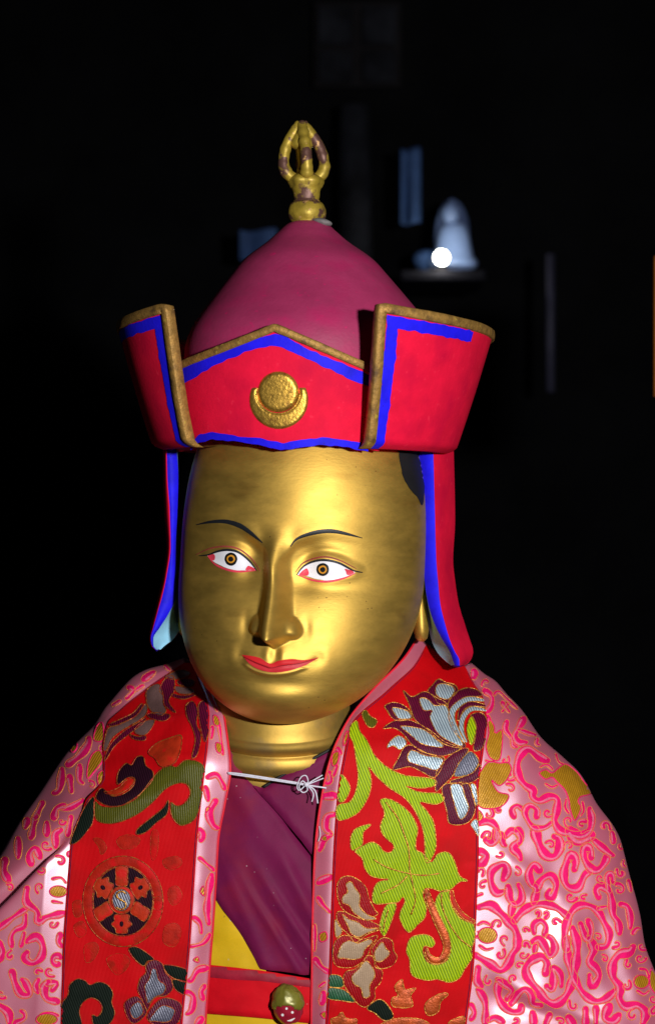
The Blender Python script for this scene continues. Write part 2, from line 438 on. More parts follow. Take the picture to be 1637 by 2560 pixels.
# nose axis drifts a touch; all relative to the mid line of the face
zt = loc(684, 1590)[1]; zroot = loc(690, 1330)[1]
mid = np.interp(z, [mouth[1], zt, el[1], zroot], [mouth[0]+3, mouth[0]+1, 0.5*(el[0]+er[0])-3, 0.5*(el[0]+er[0])-2])
xm = x-mid; ax = np.abs(xm)
u = (z-zt)/(zroot-zt)                                # 0 at the tip, 1 at the root
nh = np.interp(u, [-.2, 0, .06, .25, .5, .75, 1.0, 1.12], [88, 88, 85, 68, 47, 27, 5, 0])
wn = np.interp(u, [-.2, 0, .3, .6, .85, 1.1], [46, 45, 38, 32, 32, 46])
xo = xm+6*sstep(.5, 0, u); ao = np.abs(xo)
nose = nh*(1-sstep(.02, 1.12, ao/wn))**.95
zb = zt-20+.55*ao
nose *= sstep(-9, 13, z-zb)
h += nose
for s_ in (-1, 1):                                     # wings of the nose
    zz_ = z-(zt+16); r2 = ((xo-s_*(37-.12*zz_))/25)**2+(zz_/np.where(zz_ > 0, 34, 20))**2
    wing = 29*np.clip(1-r2, 0, 1)**.75
    h = np.where(wing > 0, (np.clip(h, 0, 999)**3+wing**3)**(1/3), h)
    h -= 4*G((xo-s_*72)/8, (z-(zt+20))/18)
    # sockets, lids
for (e, ep, bp_) in ((el, eye_l, brow_l), (er, eye_r, brow_r)):
    s_ = np.sign(e[0]-0.5*(el[0]+er[0]))
    d, c = curve_d(bp_); oc = np.argsort(c[:, 0])
    zc = np.interp(x, c[oc, 0], c[oc, 1]); zi = c[oc, 1][0 if s_ > 0 else -1]
    zc = np.where((x-e[0])*s_ < (c[oc, 0][0 if s_ > 0 else -1]-e[0])*s_, zi+((x-e[0])*s_-(c[oc, 0][0 if s_ > 0 else -1]-e[0])*s_)*1.2, zc)
    below = sstep(-2, 26, zc-z)
    lat = np.exp(-((x-e[0])/84)**4)
    h += 2.5*np.exp(-((z-zc-6)/18)**2)*lat              # brow
    h -= below*17*G((x-e[0]+s_*8)/66, (z-e[1]-8)/42)*sstep(2, 24, ax)
    h -= below*20*G((x-(e[0]-s_*50))/25, (z-e[1]-12)/42)*sstep(4, 24, ax)      # hollow at the inner corner
    h += 18*G((x-e[0])/50, (z-e[1]-12)/26)*sstep(-8, 14, zc-z)  # eyeball under the lid
    d, c = curve_d(ep, True)
    ins = np.zeros(len(pts), bool); ins[fm] = inside(pts[fm], c); ins = ins.reshape(x.shape)
    sd = np.where(ins, -d, d)
    h += 3.2*sstep(-5, 2, sd)*np.exp(-(np.clip(sd, 0, 99)/15)**2)
    h -= 4.5*np.exp(-((sd-24)/7)**2)*(z > e[1]+4)*np.exp(-((x-e[0])/70)**2)
    h -= 2.2*G((x-e[0])/62, (z-e[1]+42)/12)              # crease under the eye
# mouth
h += 17*G((x-mouth[0])/100, (z-mouth[1]-2)/48)
lip_top = [(385, 1300), (440, 1307), (495, 1320), (550, 1352), (600, 1335), (670, 1325), (745, 1330), (832, 1314)]
lip_mid = [(398, 1311), (460, 1341), (520, 1365), (560, 1376), (620, 1362), (720, 1350), (822, 1322)]
lip_bot = [(393, 1308), (430, 1352), (490, 1386), (570, 1402), (660, 1393), (740, 1367), (826, 1322)]
lo = catmull(H(lip_top), seg=5).tolist()+catmull(H(lip_bot[::-1]), seg=5).tolist()
lc = locs(lo); d = np.full(len(pts), 1e3); d[fm] = seg_dist(pts[fm], lc)
ins = np.zeros(len(pts), bool); ins[fm] = inside(pts[fm], lc)
sd = np.where(ins, d, -d).reshape(x.shape)
h += 5*sstep(-4, 10, sd)
dm, _ = curve_d(lip_mid); h -= 4*np.exp(-(dm/3.2)**2)
h += 5*np.exp(-((sd+4)/4)**2)*(z < mouth[1])            # rolled rim under the lower lip
h -= 9*G((x-mouth[0])/62, (z-(mouth[1]-42))/14)
h -= 6*G((x-mouth[0])/9, (z-(mouth[1]+28))/14); h += 4*(G((x-mouth[0]-17)/8, (z-(mouth[1]+26))/14)+G((x-mouth[0]+17)/8, (z-(mouth[1]+26))/14))
for c_, s_ in ((mcl, -1), (mcr, 1)):
    h -= 3.5*G((x-c_[0]-s_*3)/11, (z-c_[1])/11); h += 2.5*G((x-c_[0]-s_*18)/12, (z-c_[1]-4)/18)
    h += 9*G((x-(mouth[0]+s_*150))/70, (z-(mouth[1]+95))/70)
    h -= 2.5*G((x-(mouth[0]+s_*82))/22, (z-(mouth[1]+50))/30)   # fold from wing to mouth
h += 15*G((x-mouth[0]-4)/75, (z-(mouth[1]-78))/32)
h += 6*G((x-mouth[0])/120, (z-260)/80)
rn = np.array([noise.noise(Vector((a*.012, b*.012, 3))) for a, b in pts[::1]]).reshape(x.shape)
h += 1.8*rn
for _ in range(4):                                      # soften the modelling like worn gesso
    h[1:-1, :] = .25*h[:-2, :]+.5*h[1:-1, :]+.25*h[2:, :]; h[:, 1:-1] = .25*h[:, :-2]+.5*h[:, 1:-1]+.25*h[:, 2:]
LF2 = LF+h*front
X, Y, Z = HLn(LX, LF2, LZ)
mb = MB(); mb.add(np.stack([X, Y, Z], -1).reshape(-1, 3).tolist(), fb)
head = mb.build('head', M['gold_face'], statue); head['label'] = 'gilded face turned slightly to the left'
HB = bvh_of(head)

def paint(name, outline, m, parent, off=.5, step=5, seg=6, closed=True, label=None, dome=0):
    oo = resample(catmull(outline, True, seg), 3, True)
    oo = np.array([(a+.9*noise.noise(Vector((a*.11, b*.11, 2))), b+.9*noise.noise(Vector((a*.11, b*.11, 7)))) for a, b in oo])
    o = MB().add(*patch(oo, HB, off, step, dome, 6)).build(name, m, parent)
    if label: o['label'] = label
    return o
def brush(name, pts_, hw, m, parent, off=.8, dome=.4, bvh=None, seg=8, step=4):
    c = resample(catmull(pts_, False, seg), step)
    if not np.isscalar(hw): hw = np.interp(np.linspace(0, 1, len(c)), np.linspace(0, 1, len(hw)), hw)
    return MB().add(*ribbon(c, hw, bvh or HB, off, dome)).build(name, m, parent)
def circle(cx, cy, rx, ry=None, n=28):
    ry = ry or rx
    return [(cx+rx*math.cos(2*math.pi*k/n), cy+ry*math.sin(2*math.pi*k/n)) for k in range(n)]
k_ = .42857
for nm, ep, ic, bpts, bw, lidp, redp, lowp, corners in (
    ('left', eye_l, (322, 741), brow_l, [1, 3.5, 5, 6, 4.5, 1.2],
     [(140, 722), (190, 716), (250, 695), (310, 688), (370, 703), (430, 752), (472, 808)],
     [(120, 715), (200, 680), (290, 668), (370, 685), (445, 742), (490, 810)],
     [(190, 727), (230, 772), (300, 803), (370, 814), (468, 808)],
     [[(187, 722), (225, 712), (228, 745), (210, 747)], [(425, 780), (466, 803), (430, 806), (405, 805)]]),
    ('right', eye_r, (856, 802), brow_r, [1, 3.8, 5.2, 5.2, 3.6, .8],
     [(703, 834), (740, 786), (800, 756), (870, 747), (950, 764), (1030, 806), (1084, 819)],
     [(697, 818), (740, 766), (810, 737), (880, 730), (960, 752), (1050, 797)],
     [(712, 836), (800, 865), (890, 872), (980, 852), (1043, 824)],
     [[(716, 832), (762, 793), (774, 832), (752, 840)], [(985, 797), (1040, 818), (1000, 836), (990, 815)]])):
    eye = paint('eye', H(ep), M['eye_white'], statue, .5)
    ix, iy = H([ic])[0]
    paint('iris', circle(ix, iy, 15.8, 16.4), M['eye_black'], eye, 1.0, 3, 2)
    paint('iris_ring', circle(ix, iy, 10.2), M['eye_gold'], eye, 1.4, 3, 2)
    paint('pupil', circle(ix, iy, 6.6), M['eye_black'], eye, 1.8, 3, 2)
    for c in corners: paint('eye_corner', H(c), M['eye_red'], eye, 1.0, 3)
    brush('eyelid_line', H(lidp), [1, 2, 2.6, 2.8, 2.6, 2.2, 1.2], M['brow'], eye, 1.4)
    brush('eyelid_crease', H(redp), [.8, 1.8, 2, 2, 1.6, .8], M['lid_red'], eye)
    brush('lower_rim', H(lowp), [1, 2.2, 2.6, 2.4, 1], M['eye_red'], eye, 1.1)
    brush('eyebrow', H(bpts), bw, M['brow'], statue)
up = catmull(H(lip_top), seg=6).tolist()+catmull(H(lip_mid[::-1]), seg=6).tolist()
dn = catmull(H([lip_mid[0]]+lip_mid[1:]), seg=6).tolist()+catmull(H(lip_bot[::-1]), seg=6).tolist()
MB().add(*patch(resample(up, 3, True), HB, 1.3, 3)).build('upper_lip', M['lip_up'], statue)
MB().add(*patch(resample(dn, 3, True), HB, 1.3, 3)).build('lower_lip', M['lip_low'], statue)
brush('mouth_line', H(lip_mid), [.6, 1.4, 1.6, 1.8, 1.6, 1.3, .6], M['lip_line'], statue, 1.8, .1, step=3)
I_ = T(960, 1080, .2659); J_ = T(340, 1080, .2491)
paint('hair', I_([(145, 170), (155, 340), (180, 440), (240, 540), (310, 620), (350, 690), (368, 600), (372, 400), (360, 250), (330, 170)]), M['hair'], statue, 2.0, 5, label='black painted hairline at the temple')
paint('hair', J_([(480, 120), (478, 250), (466, 330), (462, 430), (440, 430), (440, 120)]), M['hair'], statue, .6, 8)
# ear lobe
V, F = lathe([(0.01, 1), (.35, .93), (.62, .75), (.74, .5), (.72, .2), (.70, -.15), (.82, -.5), (.86, -.72), (.66, -.92), (.3, -1), (.01, -1.01)], 24)
for (px_, py_, y_, rx_, rz_, dp) in ((1049, 1500, 30, 23, 104, 46), (455, 1500, 60, 14, 90, 40)):
    c = W(px_, py_, y_)
    MB().add([c+Vector((v[0]*rx_*S+v[2]*-4*S, v[1]*dp*S, v[2]*rz_*S)) for v in V], F).build('ear', M['gold_face'], statue)

# ---- neck
prof = [(160, 140), (163, 60), (164, 26), (168, 12), (175, -2), (170, -17), (166, -22), (178, -30), (190, -46), (190, -62), (185, -70), (200, -80), (214, -105), (222, -140), (224, -158), (217, -166), (226, -185), (228, -240), (228, -330)]
pr = catmull(prof, seg=5)
V, F = lathe([(r, zz) for r, zz in pr], 96)
tilt = math.radians(13); nc_ = W(704, 1806, 118)
MB().add([nc_+Vector((v[0]*S*1.06, (v[1]*math.cos(tilt)*.92-115*np.clip((v[2]+160)/160, -.2, 1.1))*S, (v[2]+v[1]*math.tan(tilt)*.9)*S)) for v in V], F).build('neck', M['gold_neck'], statue)

# ---- torso support (not an object): chest under the robe
def chest(px, py):
    t = np.clip((py-1880)/400, 0, 1.5)
    fr = -105-55*sstep(0, 1, t)
    return fr+(np.abs(px-700)/430)**2.2*210
gx = np.linspace(300, 1120, 90); gy = np.linspace(1800, 3000, 120)
V = [W(a, b, chest(a, b)) for b in gy for a in gx]
CB = BVHTree.FromPolygons(V, grid_faces(len(gy), len(gx)))
K_ = T(480, 1640, .2727); L_ = T(480, 2200, .2468)
def foldline(a, b, wdt, amp):
    a = np.array(a); b = np.array(b); t = (b-a)/np.linalg.norm(b-a); n = np.array((-t[1], t[0]))
    def f(x, y):
        p = np.array((x, y))-a; return amp*math.exp(-((p@n)/wdt)**2)*(1/(1+math.exp(-(p@t)/25)))
    return f
folds = [foldline(*L_([(480, -100), (960, 700)]), 10, 7), foldline(*L_([(690, -100), (1120, 560)]), 12, 9), foldline(*L_([(560, 0), (900, 500)]), 9, -6),
         foldline(*L_([(790, 0), (1180, 560)]), 8, -6), foldline(*L_([(330, -200), (740, 800)]), 14, 5), foldline(*L_([(900, -300), (1230, 420)]), 14, 6),
         foldline(*K_([(300, 1050), (700, 1700)]), 20, 5), foldline(*K_([(1000, 1300), (1250, 1700)]), 24, 5)]
def robe_off(x, y):
    return sum(f(x, y) for f in folds)+3*noise.noise(Vector((x*.02, y*.012, 1.3)))
# left half of the robe (lies underneath), then the half that crosses over it
mb = MB()
lefth = K_([(-300, 520), (340, 780), (420, 950), (490, 1110), (650, 1215)])
out = lefth+L_([(690, 890), (590, 690), (420, 430), (260, 215), (-400, -800)])
robe_l_edge = K_([(490, 1110), (560, 1190), (640, 1280), (740, 1390), (850, 1520), (980, 1680), (1150, 1900)])
# under piece: everything left of the crossing edge
under = K_([(-420, 560), (330, 800), (400, 940), (490, 1110), (590, 1210)])+K_([(760, 1400), (900, 1600), (1200, 1980)])+L_([(1500, 1000), (690, 893), (640, 790), (585, 690), (510, 560), (420, 430), (340, 320), (262, 212), (-300, -560)])
mb.add(*patch(resample(under, 10, True), CB, 6, 9, 6, 10, robe_off))
over = K_([(1400, 760), (1270, 842), (1040, 975), (820, 1100), (650, 1208), (560, 1180), (620, 1258), (700, 1345), (820, 1480), (900, 1580), (1000, 1700), (1180, 1950), (1300, 2120), (1900, 2120), (1900, 700)])
robe = MB().add(*mb_ if False else (mb.v, mb.f)).build('robe', M['robe'], statue)
o = MB().add(*patch(resample(over, 10, True), CB, 13, 9, 9, 10, robe_off)).build('robe_overlap', M['robe'], robe)
o['label'] = 'maroon robe half crossing over at the chest'
runs = line3(resample(K_([(1330, 805), (1040, 972), (820, 1097), (660, 1203)]), 8), CB, 15)
for r in runs: MB().add(*tube(r, 4*S, 8)).build('neckline_edge', M['hair'], robe)
und = L_([(-400, -500), (200, 100), (300, 180), (480, 430), (640, 690), (760, 900), (740, 960), (-400, 840)])
MB().add(*patch(resample(und, 10, True), CB, 2, 9, 2, 10, lambda x, y: 4*noise.noise(Vector((x*.02, y*.02, 5))))).build('undershirt', M['yellow'], statue)
cr = [L_([(180, 450), (330, 540), (440, 640), (590, 730), (640, 780)]), L_([(200, 850), (290, 820), (340, 790)])]
o = MB().add(*patch(resample(L_([(-300, 1320), (160, 1335), (740, 1385), (1190, 1435), (1900, 1500), (1900, 3200), (-300, 3200)]), 14, True), CB, 1, 14)).build('lower_robe', M['yellow'], statue)
def belt_band(name, a, b, off, m, par, dome):
    return MB().add(*patch(resample(L_(a+b[::-1]), 8, True), CB, off, 8, dome, 14, lambda x, y: 1.5*noise.noise(Vector((x*.03, y*.03, 9))))).build(name, m, par)
belt = belt_band('belt', [(-300, 800), (190, 850), (690, 905), (1190, 990), (1900, 1090)], [(-300, 1320), (160, 1345), (740, 1392), (1190, 1442), (1900, 1510)], 8, M['belt'], statue, 7)
BB = bvh_of(belt)
ed1 = L_([(-280, 806), (190, 853), (690, 908), (1190, 993), (1880, 1093)]); ed2 = L_([(-280, 930), (190, 985), (430, 1010), (690, 1020), (1190, 1085), (1880, 1180)])
MB().add(*patch(resample(ed1+ed2[::-1], 8, True), BB, 1.5, 8, 2, 8)).build('belt_edge', M['belt_dark'], belt)
# ---- strawberry shaped knob on the belt
kc = W(*L_([(972, 1270)])[0], -195)
V, F = lathe([(r, zz) for r, zz in catmull([(.02, 1.0), (.42, .93), (.78, .66), (.97, .3), (1.0, -.05), (.9, -.42), (.66, -.76), (.34, -.96), (.02, -1.0)], seg=5)], 48)
red, grn = MB(), MB()
def knobv(v, g):
    p = Vector(v); nn_ = noise.noise(p*2.2+Vector((1, 4, 2)))
    q = p*(1+.10*nn_+g)
    return kc+Vector((q.x*37*S+q.z*-3*S, q.y*30*S, q.z*46*S))
red.add([knobv(v, 0) for v in V], F)
knob = red.build('strawberry_knob', M['knob_red'], statue); knob['label'] = 'lumpy red knob with green cap and painted white glints'
cap_v = []
for v in V:
    p = Vector(v); edge = -.02+.16*math.sin(math.atan2(p.y, p.x)*3+.6)+.1*noise.noise(p*3)
    cap_v.append(p if p.z > edge else None)
keepf = [f for f in F if all(cap_v[i] is not None for i in f)]
ids = sorted({i for f in keepf for i in f}); mp = {k: i for i, k in enumerate(ids)}
cap = MB().add([knobv(cap_v[i], .07+.05*noise.noise(Vector(cap_v[i])*5)) for i in ids], [tuple(mp[i] for i in f) for f in keepf]).build('knob_cap', M['knob_green'], knob)
cap.modifiers.new('thick', 'SOLIDIFY').thickness = -.0012
KB = bvh_of(knob)
for c in ((958, 1302, 12), (1016, 1340, 13), (918, 1366, 14)):  # flash glints on the knob, painted as white dots and a stroke
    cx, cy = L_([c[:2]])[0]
    MB().add(*patch(circle(cx, cy, c[2]*.2468, c[2]*.2468, 14), KB, .6, 2)).build('glint_dot', M['white'], knob)
brush('glint_mark', L_([(968, 1424), (1000, 1420), (1036, 1400)]), [1, 2.6, 1.2], M['white'], knob, 1.0, .3, KB, step=2)

# ================================================================== HAT
HROLL = math.radians(.9)
def HT(lx, lf, lz):
    x = lx*cy_-lf*sy_; y = -lf*cy_-lx*sy_
    return Vector(((HC[0]-818.5+x*math.cos(HROLL)+lz*math.sin(HROLL))*S, y*S, (1280-HC[1]+lz*math.cos(HROLL)-x*math.sin(HROLL))*S))
hat = empty('ceremonial_hat', HL(0, 0, 300), 'maroon domed hat with red upturned flaps and gold finial on the statue head', 'hat')
# dome
prof = [(6, 552), (47, 559), (75, 582), (104, 608), (160, 650), (196, 691), (237, 741), (275, 790), (304, 840), (314, 900), (308, 1000), (290, 1080)]
pr = catmull(prof, seg=6)
V = []; n = 120
for r, py in pr:
    for k in range(n):
        a = 2*math.pi*k/n
        nx = noise.noise(Vector((math.cos(a)*1.6, math.sin(a)*1.6, py*.006)))*3
        V.append(W(768+min(7, max(0, (py-600)*.04)), py, 0)+Vector(((r+nx)*math.cos(a)*S, (r+nx)*math.sin(a)*S, 0)))
MB().add(V, grid_faces(len(pr), n, True)).build('dome', M['dome'], hat)
# front panel lies on a slightly flaring cone
def panel_pt(phi, v, off=0):    # v 0 bottom .. 1 top
    R = 318+48*v+off; return HT(R*math.sin(phi), R*math.cos(phi), 215+(640-215)*v)
pa = np.linspace(-1.05, 1.05, 80); pv = np.linspace(-.1, 1, 40)
PB = BVHTree.FromPolygons([panel_pt(a, b) for b in pv for a in pa], grid_faces(40, 80))
Mm = T(260, 720, .6494)
top = [(280, 292), (330, 270), (500, 205), (590, 168), (656, 138), (720, 165), (850, 222), (960, 270), (1010, 292), (1060, 315)]
bot = [(1060, 630), (985, 612), (870, 588), (790, 592), (690, 618), (600, 600), (500, 580), (380, 578), (300, 590)]
def poly_px(p): return resample(np.array(Mm(p)), 7, True)
Vf, Ff = patch(poly_px(top+bot), PB, 0, 8)
panel = MB().add(Vf, Ff).build('front_panel', M['hat_red'], hat)
sm = panel.modifiers.new('thick', 'SOLIDIFY'); sm.thickness = .006; sm.offset = -1
def wob(p, amp=1.6, seed=0):
    p = np.asarray(p, float)
    return np.array([(a+amp*noise.noise(Vector((a*.05, b*.05, seed))), b+amp*noise.noise(Vector((a*.05, b*.05, seed+9)))) for a, b in p])
def band_px(a, b, bvh, name, m, par, off=1.4, seed=0, step=7):
    pa_ = wob(resample(Mm(a), 6), 2.6, seed); pb_ = wob(resample(Mm(b), 6), 3.2, seed+4)
    return MB().add(*patch(np.vstack([pa_, pb_[::-1]]), bvh, off, step)).build(name, m, par)
band_px([(282, 318), (330, 296), (500, 228), (600, 190), (656, 178), (690, 182), (790, 238), (930, 296), (1030, 338)],
        [(282, 384), (330, 358), (420, 302), (560, 240), (640, 222), (690, 230), (800, 280), (900, 328), (970, 362), (1030, 384)], PB, 'blue_stripe', M['hat_blue'], panel)
band_px([(335, 600), (372, 562), (420, 555), (520, 570), (600, 578), (690, 598), (760, 584), (840, 574), (920, 584), (1015, 600)],
        [(335, 625), (372, 592), (420, 584), (520, 590), (600, 606), (690, 626), (760, 612), (840, 604), (920, 610), (1015, 630)], PB, 'blue_stripe', M['hat_blue'], panel, seed=20)
def rim(path3, wdt, thk, name, m, par, seed=0):
    """rounded band swept along 3-D points: (point, outward normal, inward-in-plane) per point"""
    prof_ = [(math.copysign(abs(math.cos(a))**.4, math.cos(a))*wdt/2, math.copysign(abs(math.sin(a))**.4, math.sin(a))*thk/2) for a in np.linspace(0, 2*math.pi, 13)[:-1]]
    V = []
    for i, (p, nn_, tt_) in enumerate(path3):
        j = 1+.06*noise.noise(Vector((i*.15, seed, 2)))
        for a, b in prof_: V.append(p+tt_*(a*S*j)+nn_*(b*S*j))
    F = grid_faces(len(path3), len(prof_), True)
    m_ = len(prof_); F.append(tuple(range(m_))[::-1]); F.append(tuple((len(path3)-1)*m_+k for k in range(m_)))
    return MB().add(V, F).build(name, m, par)
path = []
c = resample(Mm([(282, 305), (330, 283), (500, 216), (590, 180), (656, 152), (720, 178), (850, 234), (960, 282), (1030, 312)]), 5)
hits = [cast(a, b, PB) for a, b in c]; hits = [h_ for h_ in hits if h_]
for i, (p, nn_) in enumerate(hits):
    t = (hits[min(i+1, len(hits)-1)][0]-hits[max(i-1, 0)][0]).normalized(); path.append((p+nn_*(-4*S), nn_, nn_.cross(t).normalized()))
rim(path, 19, 26, 'gold_rim', M['gold_trim'], panel)
# emblem: crescent and disc in relief
def arc(cx, cy, r, a0, a1, n=40): return [(cx+r*math.cos(math.radians(a)), cy+r*math.sin(math.radians(a))) for a in np.linspace(a0, a1, n)]
cres = arc(673, 430, 113, -24, 204)+arc(672, 400, 81, 192, -12)
emb = MB().add(*patch(resample(Mm(cres), 5, True), PB, .5, 4, 5, 6)).build('crescent_emblem', M['gold_relief'], panel)
MB().add(*patch(resample(Mm(circle(671, 400, 79, 79, 40)), 5, True), PB, .5, 5, 7, 8)).build('sun_disc', M['gold_relief'], emb)
MB().add(*tube([cast(*p, PB)[0]+cast(*p, PB)[1]*(4*S) for p in Mm(arc(671, 400, 84, 4, 176, 40))], 2.2*S, 8)).build('emblem_rim', M['gold_relief'], emb)
# side flaps
def flap_pt(phi, v, off=0):
    R = 352+22*min(1, v/.05)**.5+90*max(0, v)**.95+2*math.sin(math.pi*min(max(v, 0), 1))+off
    R += 3*noise.noise(Vector((phi*1.5, v*2, 7)))
    return HT(R*math.sin(phi), R*math.cos(phi), 300+v*(592-300+24*math.exp(-max(0, abs(phi)-.6)/.45)))
for s_, f0, f1, tag_ in ((1, .655, 2.9, 'right'), (-1, .60, 2.9, 'left')):
    na, nv = 90, 40; ph_ = [s_*(f0+(f1-f0)*i/(na-1)) for i in range(na)]; vv = [j/(nv-1) for j in range(nv)]
    skew = lambda a, v: a-s_*.045*v*math.exp(-abs(abs(a)-f0)/.4)
    mb = MB()
    A = [flap_pt(skew(a, v), v) for v in vv for a in ph_]; B = [flap_pt(skew(a, v), v, -24) for v in vv for a in ph_]
    q = len(A); F = grid_faces(nv, na)
    G2 = [tuple(i+q for i in reversed(f)) for f in F]
    E = []
    for j in range(nv-1): E.append((j*na, (j+1)*na, (j+1)*na+q, j*na+q))
    for i in range(na-1): E.append(((nv-1)*na+i, (nv-1)*na+i+1, (nv-1)*na+i+1+q, (nv-1)*na+i+q))
    mb.add(A+B, F+G2+E)
    # underside closing in to the head
    U = [flap_pt(a, 0) for a in ph_]+[HT(275*math.sin(a), 265*math.cos(a), 306) for a in ph_]
    mb.add(U, grid_faces(2, na))
    nm = 'side_flap'
    flap = mb.build(nm, M['hat_red'], hat); flap['label'] = 'red upturned hat flap on the '+tag_+' side with gold and blue edging'
    # gold rim along front edge then top edge
    path = []
    seq = [(f0, v) for v in np.linspace(0, 1, 40)]+[(f0+(f1-f0)*t, 1.0) for t in np.linspace(.006, 1, 80)]
    P3 = [flap_pt(skew(s_*a, v), v, -9) for a, v in seq]
    for i, (a, v) in enumerate(seq):
        aa = skew(s_*a, v)
        nn_ = (flap_pt(aa, v, 10)-flap_pt(aa, v, 0)).normalized(); t = (P3[min(i+1, len(seq)-1)]-P3[max(i-1, 0)]).normalized()
        path.append((P3[i], nn_, nn_.cross(t).normalized()))
    rim(path, 24, 30, 'gold_rim', M['gold_trim'], flap, seed=s_*3)
    # blue stripe next to the rim, on the outer face
    mb = MB()
    def strip(cells):
        V = []
        for (a1, v1), (a2, v2) in cells:
            for k in range(4):
                a = a1+(a2-a1)*k/3; v = v1+(v2-v1)*k/3; V.append(flap_pt(skew(s_*a, v), v, 1.6))
        mb.add(V, grid_faces(len(cells), 4))
    nz = lambda i, sd: .010*noise.noise(Vector((i*.35, sd, 0)))
    strip([((f0+.026+nz(i, 1), v), (f0+.026+.062+nz(i, 5), v)) for i, v in enumerate(np.linspace(.0, .955, 40))])
    strip([((a, .955+nz(i, 2)), (a, .955-.085-1.2*nz(i, 8))) for i, a in enumerate(np.linspace(f0+.03, f0+(.62 if s_ > 0 else .9), 40))])
    mb.build('blue_stripe', M['hat_blue'], flap)
# ear lappets
def lappet(rows, label):
    """rows: py, then four (px, depth) corners: inner-back, inner-front, outer-front, outer-back"""
    R_ = np.array([[r[0]]+[q for c_ in r[1:] for q in c_] for r in rows], float)
    xi = np.linspace(R_[0, 0], R_[-1, 0], 70); Rf = pchip(R_[:, 0], R_[:, 1:], xi)
    def strip(c0, c1, name, m, par, off=0, n=8, bulge=0):
        V = []
        for py, r in zip(xi, Rf):
            p = np.array(r[2*c0:2*c0+2]); q = np.array(r[2*c1:2*c1+2])
            for k in range(n+1):
                t = k/n; a = p+(q-p)*t
                V.append(W(a[0], py+1.5*noise.noise(Vector((py*.03, t, c0))), a[1]-bulge*4*t*(1-t)))
        return MB().add(V, grid_faces(len(xi), n+1)).build(name, m, par)
    lp = strip(2, 3, 'ear_lappet', M['hat_red'], hat, bulge=12); lp['label'] = label
    strip(1, 2, 'blue_edge', M['hat_blue'], lp, bulge=5)
    strip(0, 1, 'lining', M['lining_blue'], lp, bulge=-6)
    # blunt lower end and hidden back
    strip(3, 0, 'lappet_back', M['hat_red'], lp)
    r = Rf[-1]; ring = [W(r[2*k], xi[-1], r[2*k+1]) for k in range(4)]
    cen = sum(ring, Vector())/4-Vector((0, 0, 5*S))
    MB().add(ring+[cen], [(0, 1, 4), (1, 2, 4), (2, 3, 4), (3, 0, 4)]).build('lappet_tip', M['hat_blue'], lp)
lappet([(1110, (1045, 150), (1040, -40), (1082, -60), (1133, 65)), (1180, (1050, 150), (1052, -40), (1084, -60), (1135, 65)), (1300, (1055, 150), (1054, -40), (1087, -60), (1137, 65)),
        (1400, (1055, 150), (1058, -40), (1090, -60), (1132, 65)), (1460, (1058, 140), (1062, -40), (1095, -60), (1138, 65)), (1510, (1066, 110), (1070, -45), (1100, -65), (1146, 62)),
        (1560, (1070, 80), (1086, -50), (1112, -70), (1161, 60)), (1600, (1078, 50), (1106, -55), (1124, -75), (1174, 55)), (1630, (1092, 20), (1124, -58), (1137, -76), (1182, 47)),
        (1652, (1112, 0), (1132, -60), (1148, -76), (1174, 35)), (1664, (1128, -20), (1136, -60), (1148, -72), (1160, 30))], 'red hat lappet with wide blue edge on the right')
lappet([(1110, (444, 160), (441, 0), (417, -10), (408, 30)), (1192, (446, 160), (446, 0), (419, -10), (408, 30)), (1280, (444, 160), (444, 0), (425, -10), (411, 30)), (1366, (442, 160), (440, 0), (427, -10), (416, 30)),
        (1441, (444, 150), (441, 0), (417, -10), (407, 30)), (1491, (446, 120), (440, -5), (406, -15), (396, 28)), (1530, (448, 90), (424, -10), (395, -20), (386, 27)), (1566, (452, 60), (402, -15), (385, -25), (377, 25)),
        (1596, (436, 30), (384, -20), (377, -28), (374, 20)), (1614, (412, 10), (384, -22), (380, -28), (378, 15)), (1624, (402, 0), (391, -22), (389, -26), (388, 10))], 'red hat lappet showing pale blue lining on the left')
# finial
Fq = T(440, 280, .4156)
fin_prof = [(38, 566), (40, 556), (46, 542), (47, 528), (42, 512), (34, 505), (33, 502), (31, 500), (32, 494), (34, 480), (40, 466), (44, 456), (42, 447), (33, 440), (22, 436), (4, 434)]
pr = catmull(fin_prof, seg=5); V = []; n = 40
for r, py in pr:
    cx = 769-(560-py)*.045
    for k in range(n):
        a = 2*math.pi*k/n; rr = r*(1+.06*noise.noise(Vector((math.cos(a)*2, math.sin(a)*2, py*.04))))
        if 440 < py < 470: rr *= 1+.05*math.cos(6*a)
        V.append(W(cx, py, 0)+Vector((rr*math.cos(a)*S, rr*math.sin(a)*S, 0)))
fin = MB().add(V, grid_faces(len(pr), n, True)).build('finial', M['finial'], hat); fin['label'] = 'worn gilt thunderbolt finial'
for k in range(5):
    if k == 4: pp = [(0, 445), (0, 400), (0, 350), (0, 318)]; rr = [22, 18, 18, 12]; a = 0
    else:
        a = math.radians(8+90*k); pp = [(24, 450), (42, 436), (51, 416), (49, 392), (42, 368), (30, 346), (15, 324), (5, 306)]; rr = [13, 16, 15, 14, 14, 14, 14, 9]
    c = catmull(pp, seg=5); ra = np.interp(np.linspace(0, 1, len(c)), np.linspace(0, 1, len(rr)), rr)
    P3 = []
    for r, py in c:
        cx = 769-(560-py)*.062
        P3.append(W(cx, py, 0)+Vector((r*math.cos(a)*S, r*math.sin(a)*S*.9, 0)))
    V, F = tube(P3, [q*S*(1+.18*noise.noise(Vector((i*.35, k, 3)))) for i, q in enumerate(ra)], 10, flat=1.0, ref=(math.cos(a), math.sin(a), .01))
    MB().add(V, F).build('prong', M['finial'], fin)
